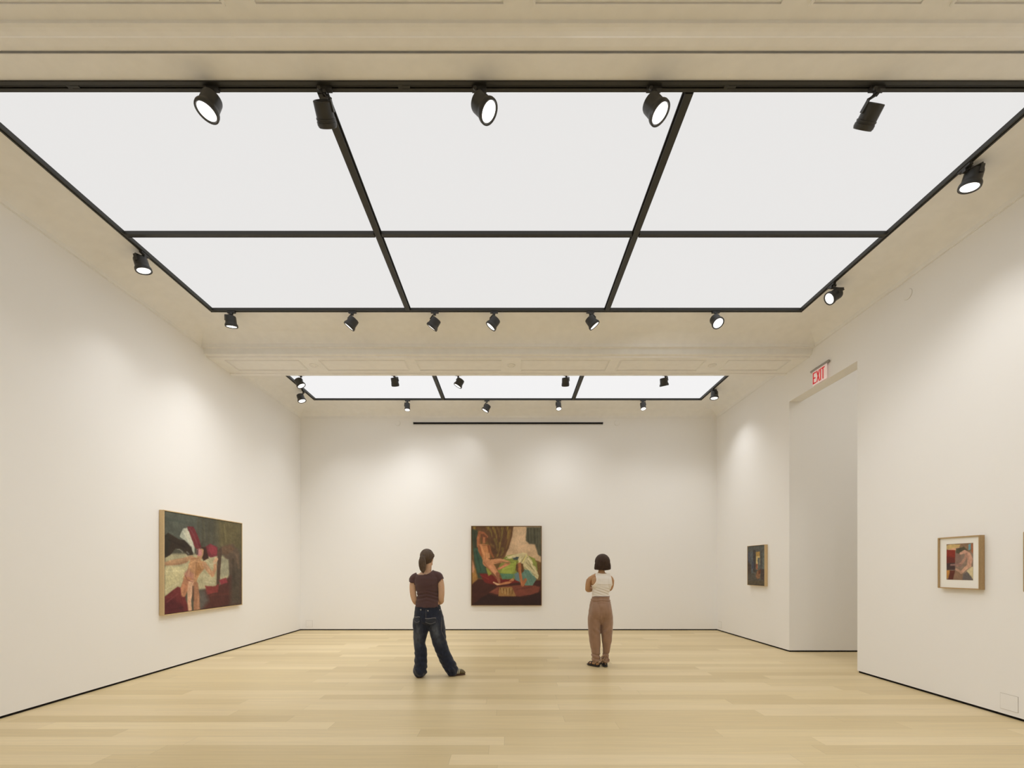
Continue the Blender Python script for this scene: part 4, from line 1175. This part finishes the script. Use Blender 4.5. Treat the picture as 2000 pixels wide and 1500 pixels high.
# shoes
s1 = MB().tube([(-.100, -.050, .042), (-.102, -.01, .048), (-.106, .06, .046), (-.112, .13, .034), (-.114, .17, .026)], [(.034, .038), (.040, .042), (.042, .040), (.042, .028), (.028, .018)], 18, (1, 0, 0), 4)
s2 = MB().tube([(.285, .066, .042), (.335, .080, .048), (.395, .098, .050), (.440, .112, .042), (.470, .122, .030)], [(.034, .036), (.038, .042), (.040, .040), (.038, .032), (.024, .020)], 18, (0, 1, 0), 4)
for sb, so, wide in ((s1, [(-.100, -.058, .008), (-.104, .05, .008), (-.112, .13, .008), (-.114, .18, .008)], (1, 0, 0)), (s2, [(.275, .064, .008), (.36, .088, .008), (.43, .110, .008), (.478, .124, .008)], (0, 1, 0))):
    o = put('sneaker', sculpt(sb, .005, 3, None, lambda p: p[2] > .006, name='sneaker'), 'shoe_olive', p1)
    MB().tube(so, [(.036, .0085), (.043, .0085), (.042, .0085), (.028, .008)], 16, wide, 4).build('sole', 'sole_brown', o, True)
    if wide[1]:
        for q in (.372, .392, .412):
            MB().tube([(q - .006, .055, .030), (q, .060, .058), (q + .004, .078, .082), (q + .006, .10, .088)], [.005] * 4, 8, (1, 0, 0), 3).build('stripe', 'shoe_stripe', o, True)
# hair: cap and ponytail
h = MB()
def PH(x, y, z): return P1(x, y, z)
h.ell(PH(0, -.020, .034), (.087, .096, .096), HR, 28, 18)
h.ell(PH(.0, -.030, -.012), (.074, .075, .070), HR, 24, 14)
h.tube([PH(-.062, .03, .05), PH(-.074, -.005, .02), PH(-.055, -.06, .0)], [.024, .026, .03], 12, (0, 0, 1), 4)
h.tube([PH(.062, .03, .05), PH(.076, -.005, .03), PH(.055, -.06, .0)], [.022, .024, .03], 12, (0, 0, 1), 4)


def hair_groove(cx, cz, amp=.0022, fr=26):
    def f(p, n):
        a = math.atan2(p.y - .0, p.x - cx)
        return amp * math.sin(a * fr + p.z * 18 + 3 * fold_noise(p, (20, 20, 4), 5)) + .001 * fold_noise(p, (90, 90, 12), 2)
    return f


def cap_keep(p):
    q = HR.inverted() @ (Vector(p) - P1(0, 0, 0))
    if q.y > .060 and q.z < .07: return False      # face stays clear
    return q.z > -.075 + max(0, q.y + .03) * .75


hc = put('hair', sculpt(h, .005, 4, hair_groove(0, 0), cap_keep, name='hair'), 'hair_brown', p1)
md = hc.modifiers.new('t', 'SOLIDIFY'); md.thickness = .004; md.offset = -1
pt = MB().tube([(-.028, -.072, 1.582), (-.040, -.096, 1.565), (-.047, -.104, 1.52), (-.047, -.100, 1.47), (-.045, -.092, 1.42), (-.043, -.086, 1.388), (-.043, -.084, 1.374)],
               [(.024, .020), (.038, .030), (.047, .034), (.047, .034), (.038, .028), (.022, .018), (.009, .009)], 22, (1, 0, 0), 6)
put('ponytail', sculpt(pt, .0045, 2, lambda p, n: .0022 * math.sin(math.atan2(p.y + .11, p.x + .06) * 13 + p.z * 25), name='ponytail'), 'hair_brown', p1)
MB().tube([(-.026, -.072, 1.588), (-.038, -.084, 1.577)], [.026, .027], 18, (1, 0, 0), 2).build('hair_tie', 'hair_tie', p1, True)

# ============ woman in white tank top and tan trousers
D2 = 6.44
p2 = empty('person', ((1173 - VPX) * D2 / FPX, D2, 0), 'person with dark chin-length bob, white sleeveless top and tan trousers, arms folded', 'person', 'visitors looking at the paintings')
HR2 = Matrix.Rotation(math.radians(14), 3, 'Z') @ Matrix.Rotation(math.radians(2), 3, 'X') @ Matrix.Rotation(math.radians(-2), 3, 'Y')
b = MB()
P2 = head(b, (.024, .012, 1.512), HR2, .94)
b.tube([(.010, -.005, 1.26), (.012, -.004, 1.335), (.014, .0, 1.39), (.018, .006, 1.45)], [(.075, .055), (.062, .048), (.046, .045), (.046, .050)], 18, (1, 0, 0), 4)
b.tube([(.0, 0, .86), (-.002, 0, .98), (-.002, 0, 1.06), (.004, -.002, 1.13), (.008, -.005, 1.20), (.008, -.005, 1.27), (.010, -.003, 1.325)],
       [(.145, .10), (.118, .085), (.110, .078), (.126, .088), (.140, .095), (.148, .082), (.095, .060)], 24, (1, 0, 0), 4)
b.tube([(-.160, .0, 1.262), (-.095, -.008, 1.300), (-.02, -.006, 1.325), (.05, -.006, 1.325), (.115, -.006, 1.298), (.158, .0, 1.262)], [.042, .044, .044, .044, .044, .040], 16, (0, 1, 0), 4)
# shoulder blades
b.ell((-.085, -.062, 1.225), (.060, .030, .075), None, 14, 10); b.ell((.10, -.060, 1.225), (.055, .030, .075), None, 14, 10)
b.tube([(-.166, .002, 1.258), (-.180, .004, 1.20), (-.184, .014, 1.15), (-.180, .034, 1.118), (-.140, .085, 1.112), (-.06, .150, 1.13), (.0, .165, 1.14)], [.042, .040, .038, .037, .036, .031, .025], 16, (1, 0, 0), 4)
b.tube([(.160, .002, 1.258), (.162, .012, 1.20), (.156, .032, 1.15), (.142, .060, 1.125), (.105, .115, 1.13), (.03, .185, 1.16), (-.02, .20, 1.175)], [.040, .037, .034, .034, .034, .030, .025], 16, (1, 0, 0), 4)
hand(b, (.0, .165, 1.14), (1, -.25, .15), (.1, 1, .1), curl=.35, thumb=-1)
hand(b, (-.02, .20, 1.175), (-1, -.30, .1), (0, 1, .1), curl=.35, thumb=1)
b.tube([(-.075, 0, .88), (-.085, 0, .64), (-.085, .003, .45), (-.075, 0, .24), (-.070, -.01, .08)], [.080, .070, .050, .045, .032], 16, (1, 0, 0), 4)
b.tube([(.075, 0, .88), (.085, 0, .64), (.090, .003, .45), (.085, .0, .24), (.060, -.01, .08)], [.080, .070, .050, .042, .032], 16, (1, 0, 0), 4)
b.tube([(-.050, -.045, .045), (-.085, .0, .045), (-.130, .055, .035), (-.155, .09, .03)], [(.030, .030), (.034, .028), (.036, .018), (.030, .014)], 14, (1, 0, 0), 4)
b.tube([(.058, -.048, .045), (.062, .03, .045), (.07, .10, .035), (.072, .15, .03)], [(.030, .030), (.034, .028), (.036, .018), (.030, .014)], 14, (1, 0, 0), 4)
put('body', sculpt(b, .0055, 4, name='body'), 'skin_tan', p2)
eyes(P2, .94, p2)
MB().tube([P2(-.022, .082, -.054), P2(0, .093, -.053), P2(.022, .082, -.054)], [.004, .0065, .004], 10, (0, 0, 1), 4).build('lips', 'lip', p2, True)

t = MB()
t.tube([(-.002, 0, 1.015), (-.002, 0, 1.05), (.0, 0, 1.09), (.006, -.002, 1.13), (.010, -.005, 1.17), (.012, -.006, 1.22), (.012, -.006, 1.28), (.014, -.004, 1.335), (.016, 0, 1.39)],
       [(.126, .092), (.122, .090), (.124, .092), (.132, .098), (.146, .104), (.156, .106), (.158, .096), (.115, .066), (.08, .05)], 32, (1, 0, 0), 4)
t.tube([(-.11, -.008, 1.305), (-.02, -.006, 1.336), (.05, -.006, 1.336), (.13, -.006, 1.305)], [.054, .054, .054, .054], 18, (0, 1, 0), 4)
t.ell((-.085, -.062, 1.225), (.070, .040, .086), None, 16, 12); t.ell((.10, -.060, 1.225), (.066, .040, .086), None, 16, 12)


def tank_edge(z):
    def ip(tab):
        for (z0, w0), (z1, w1) in zip(tab, tab[1:]):
            if z0 >= z >= z1: return w0 + (w1 - w0) * (z0 - z) / (z0 - z1)
        return tab[0][1] if z > tab[0][0] else tab[-1][1]
    return ip([(1.40, -.078), (1.335, -.084), (1.28, -.080), (1.25, -.082), (1.22, -.096), (1.20, -.112), (1.18, -.128), (1.165, -.25)]), \
        ip([(1.40, .128), (1.335, .136), (1.28, .140), (1.25, .143), (1.22, .148), (1.19, .156), (1.175, .25)])


def tank_keep(p, marg=0):
    x, y, z = p
    if z < 1.022: return False
    a, c = tank_edge(z)
    if x < a + marg or x > c - marg: return False
    if -.062 < x < .115 and z > (1.352 if y < 0 else 1.27) - marg + .16 * ((x - .026) / .09) ** 4 * .12: return False
    return z < 1.362


def tank_fold(p, n):
    x, y, z = p
    d = .0015 * fold_noise(p, (16, 16, 30), 3)
    d += max(0, 1 - abs(z - 1.09) / .08) * .0045 * math.sin((z + x * .35) * 150 + 2 * fold_noise(p, (7, 7, 7), 9))
    d += .004 * math.exp(-((z - 1.205) / .008) ** 2) * (abs(x - .03) < .10)
    return d


tk = put('tank_top', sculpt(t, .005, 4, tank_fold, tank_keep, name='tank_top'), 'rib_knit', p2)
md = tk.modifiers.new('t', 'SOLIDIFY'); md.thickness = .0035; md.offset = -1
# bound armholes, neck edge and hem follow the cut
bm = bmesh.new(); bm.from_mesh(tk.data); trims = MB()
be = [e for e in bm.edges if e.is_boundary]
adj = {}
for e in be:
    for v, w_ in ((e.verts[0], e.verts[1]), (e.verts[1], e.verts[0])): adj.setdefault(v.index, []).append(w_.index)
bm.verts.ensure_lookup_table(); seen = set(); loops = []
for st in adj:
    if st in seen: continue
    lp = [st]; seen.add(st)
    while True:
        nx_ = [k for k in adj[lp[-1]] if k not in seen]
        if not nx_: break
        lp.append(nx_[0]); seen.add(nx_[0])
    if len(lp) > 20: loops.append([bm.verts[k].co.copy() for k in lp])
bm.free()
mat('rib_trim', (.90, .84, .76), .75, spec=.25)
for lp in loops:
    pts = lp[::3]; m_ = len(pts)
    pts = [(pts[(i - 1) % m_] + pts[i] + pts[(i + 1) % m_]) / 3 for i in range(m_)]
    MB().tube(pts + [pts[0]], [.0048] * (m_ + 1), 6, (0, 0, 1), 2).build('trim', 'rib_trim', tk, True)

# trousers
j = MB()
j.tube([(.002, 0, 1.035), (.003, 0, 1.01), (.0, 0, .95), (-.003, .0, .87), (-.003, .002, .80), (-.002, .002, .74), (0, .0, .69)],
       [(.122, .090), (.126, .094), (.145, .110), (.158, .128), (.170, .132), (.174, .124), (.15, .09)], 32, (1, 0, 0), 4)
j.tube([(-.080, 0, .80), (-.090, 0, .72), (-.093, 0, .64), (-.092, 0, .52), (-.085, .0, .40), (-.076, .0, .30), (-.071, -.002, .24), (-.072, -.006, .16), (-.066, -.01, .10), (-.066, -.012, .075)],
       [(.088, .112), (.092, .108), (.092, .100), (.088, .094), (.083, .088), (.074, .082), (.066, .078), (.062, .074), (.064, .072), (.052, .06)], 26, (1, 0, 0), 4)
j.tube([(.080, 0, .80), (.088, 0, .72), (.092, 0, .64), (.088, 0, .52), (.091, .0, .40), (.088, .0, .30), (.084, -.002, .24), (.074, -.006, .17), (.068, -.008, .12), (.066, -.01, .09)],
       [(.088, .112), (.091, .108), (.090, .100), (.083, .094), (.073, .084), (.058, .074), (.050, .066), (.040, .056), (.042, .056), (.046, .056)], 26, (1, 0, 0), 4)
# buttocks
j.tube([(-.060, -.015, .90), (-.066, -.030, .84), (-.070, -.036, .79), (-.076, -.022, .73)], [(.085, .095), (.088, .102), (.090, .102), (.088, .095)], 20, (1, 0, 0), 3)
j.tube([(.062, -.015, .90), (.068, -.030, .84), (.072, -.036, .79), (.078, -.022, .73)], [(.085, .095), (.088, .102), (.090, .102), (.088, .095)], 20, (1, 0, 0), 3)


def tr_fold(p, n):
    x, y, z = p
    d = .003 * fold_noise(p, (9, 9, 14), 11)
    if z < .74: d += .005 * fold_noise((p.x, p.y, p.z + abs(x) * .6), (22, 10, 7), 3)
    if .36 < z < .70 and abs(x) > .02:      # creases falling from the seat to the inner knee
        d += .006 * math.sin((z - abs(abs(x) - .0) * .9) * 58) * (1 - abs(z - .53) / .17) * (abs(x) < .13)
    if z < .20: d += .006 * math.sin(z * 110 + x * 30)
    if .93 < z < 1.03: d += .003 * math.sin(z * 170 + 3 * fold_noise(p, (9, 9, 9), 2))
    d -= .006 * math.exp(-((x - .002) / .016) ** 2) * (y < -.03) * max(0, 1 - abs(z - .75) / .10)
    return d


def tr_dye(p):
    c = np.array((.30, .178, .112)) * (1 + .10 * fold_noise(p, (30, 30, 8), 2))
    return np.clip(c, 0, 1)


def tr_keep(p):
    x, y, z = p
    if z > 1.030: return False
    return z > (.088 if x < 0 else .105)


tr = put('trousers', sculpt(j, .0055, 4, tr_fold, tr_keep, tr_dye, name='trousers'), 'twill', p2)
md = tr.modifiers.new('t', 'SOLIDIFY'); md.thickness = .003; md.offset = -1
MB().tube([(-.120 + .0, -.0, 1.022)] + [(.003 + .128 * math.cos(a), .096 * math.sin(a), 1.022) for a in [math.pi + 2 * math.pi * k / 16 for k in range(17)]], [(.004)] * 18, 8, (0, 0, 1), 2).build('waist_seam', mat('twill_dark', (.15, .082, .05), .7), tr, True)
# ankle ties
mat('twill_tie', (.30, .185, .115), .55, bump=.1, bscale=300)
for cx, r in ((-.066, .058), (.066, .050)):
    ring = [(cx + r * math.cos(2 * math.pi * k / 14), -.012 + r * 1.15 * math.sin(2 * math.pi * k / 14), .094 + .010 * math.sin(2 * math.pi * k / 14 + 1)) for k in range(15)]
    MB().tube(ring, [(.012, .006)] * 15, 8, (0, 0, 1), 2).build('ankle_tie', 'twill_tie', p2, True)
for pts in ([(.01, -.07, .10), (-.004, -.075, .135), (.03, -.078, .175), (.052, -.076, .145), (.02, -.074, .105)],
            [(.02, -.07, .10), (.06, -.08, .075), (.105, -.07, .085), (.112, -.06, .105), (.085, -.065, .112), (.045, -.07, .10)],
            [(.0, -.07, .10), (-.04, -.078, .098), (-.085, -.074, .070), (-.10, -.068, .06)],
            [(.085, -.06, .19), (.098, -.05, .14), (.104, -.05, .09)],
            [(.005, -.07, .105), (-.02, -.078, .075), (-.05, -.072, .06)]):
    MB().tube(pts, [(.010, .005)] * len(pts), 10, (0, 0, 1), 4).build('ankle_bow', 'twill_tie', p2, True)
# sandals
for sole, strap, heel in (([(-.040, -.060, .013), (-.075, -.015, .013), (-.130, .055, .013), (-.160, .10, .013)], (-.085, .0), (-.040, -.062)),
                          ([(.055, -.065, .013), (.060, .0, .013), (.068, .09, .013), (.072, .165, .013)], (.062, .02), (.057, -.068))):
    o = MB().tube(sole, [(.034, .013), (.040, .013), (.044, .013), (.034, .012)], 16, (1, 0, 0), 4).build('sandal', 'sandal_black', p2, True)
    sx, sy = strap
    dx, dy = sole[2][0] - sole[0][0], sole[2][1] - sole[0][1]; l = math.hypot(dx, dy); dx /= l; dy /= l
    for q, zz, wd in ((-.035, .055, .036), (.035, .062, .042), (.085, .045, .044)):
        cx, cy = sx + dx * q, sy + dy * q
        arch = [(cx - dy * wd * math.cos(a), cy + dx * wd * math.cos(a), .012 + zz * math.sin(a)) for a in [math.pi * k / 8 for k in range(9)]]
        MB().tube(arch, [(.010, .004)] * 9, 8, (dx, dy, 0), 2).build('strap', 'sandal_black', o, True)
    hx, hy = heel
    MB().tube([(hx - .028, hy + .030, .042), (hx - .016, hy + .004, .042), (hx + .004, hy - .003, .042), (hx + .022, hy + .010, .042), (hx + .030, hy + .032, .042)], [(.006, .018)] * 5, 8, (0, 1, 0), 3).build('heel_strap', 'sandal_black', o, True)
    MB().ell((hx, hy + .012, .040), (.022, .018, .014), None, 14, 10).build('heel', 'heel_pink', o, True)
# bob
h = MB()
h.ell(P2(0, -.014, .020), (.108, .112, .113), HR2, 32, 20)
h.tube([P2(.0, -.016, .012), P2(.0, -.018, -.012), P2(.0, -.018, -.05), P2(.0, -.014, -.090), P2(.0, -.012, -.112)], [(.100, .104), (.111, .107), (.116, .104), (.121, .100), (.110, .086)], 32, HR2 @ Vector((1, 0, 0)), 5)


def bob_keep(p):
    q = HR2.inverted() @ (Vector(p) - P2(0, 0, 0))
    if q.y > .045 and abs(q.x) < .085 and q.z < .052: return False
    return q.z > -.112 + (.012 * abs(q.x) / .12)


def bob_groove(p, n):
    a = math.atan2(p.y - .0, p.x - .024)
    return (.0028 * math.sin(a * 30 + 3 * fold_noise(p, (12, 12, 5), 5)) + .0018 * math.sin(a * 71 + 2)) * max(0, min(1, (1.60 - p.z) / .12)) + .001 * fold_noise(p, (90, 90, 10), 2)


hc = put('hair', sculpt(h, .0045, 3, bob_groove, bob_keep, name='hair'), 'hair_dark', p2)
md = hc.modifiers.new('t', 'SOLIDIFY'); md.thickness = .006; md.offset = -1
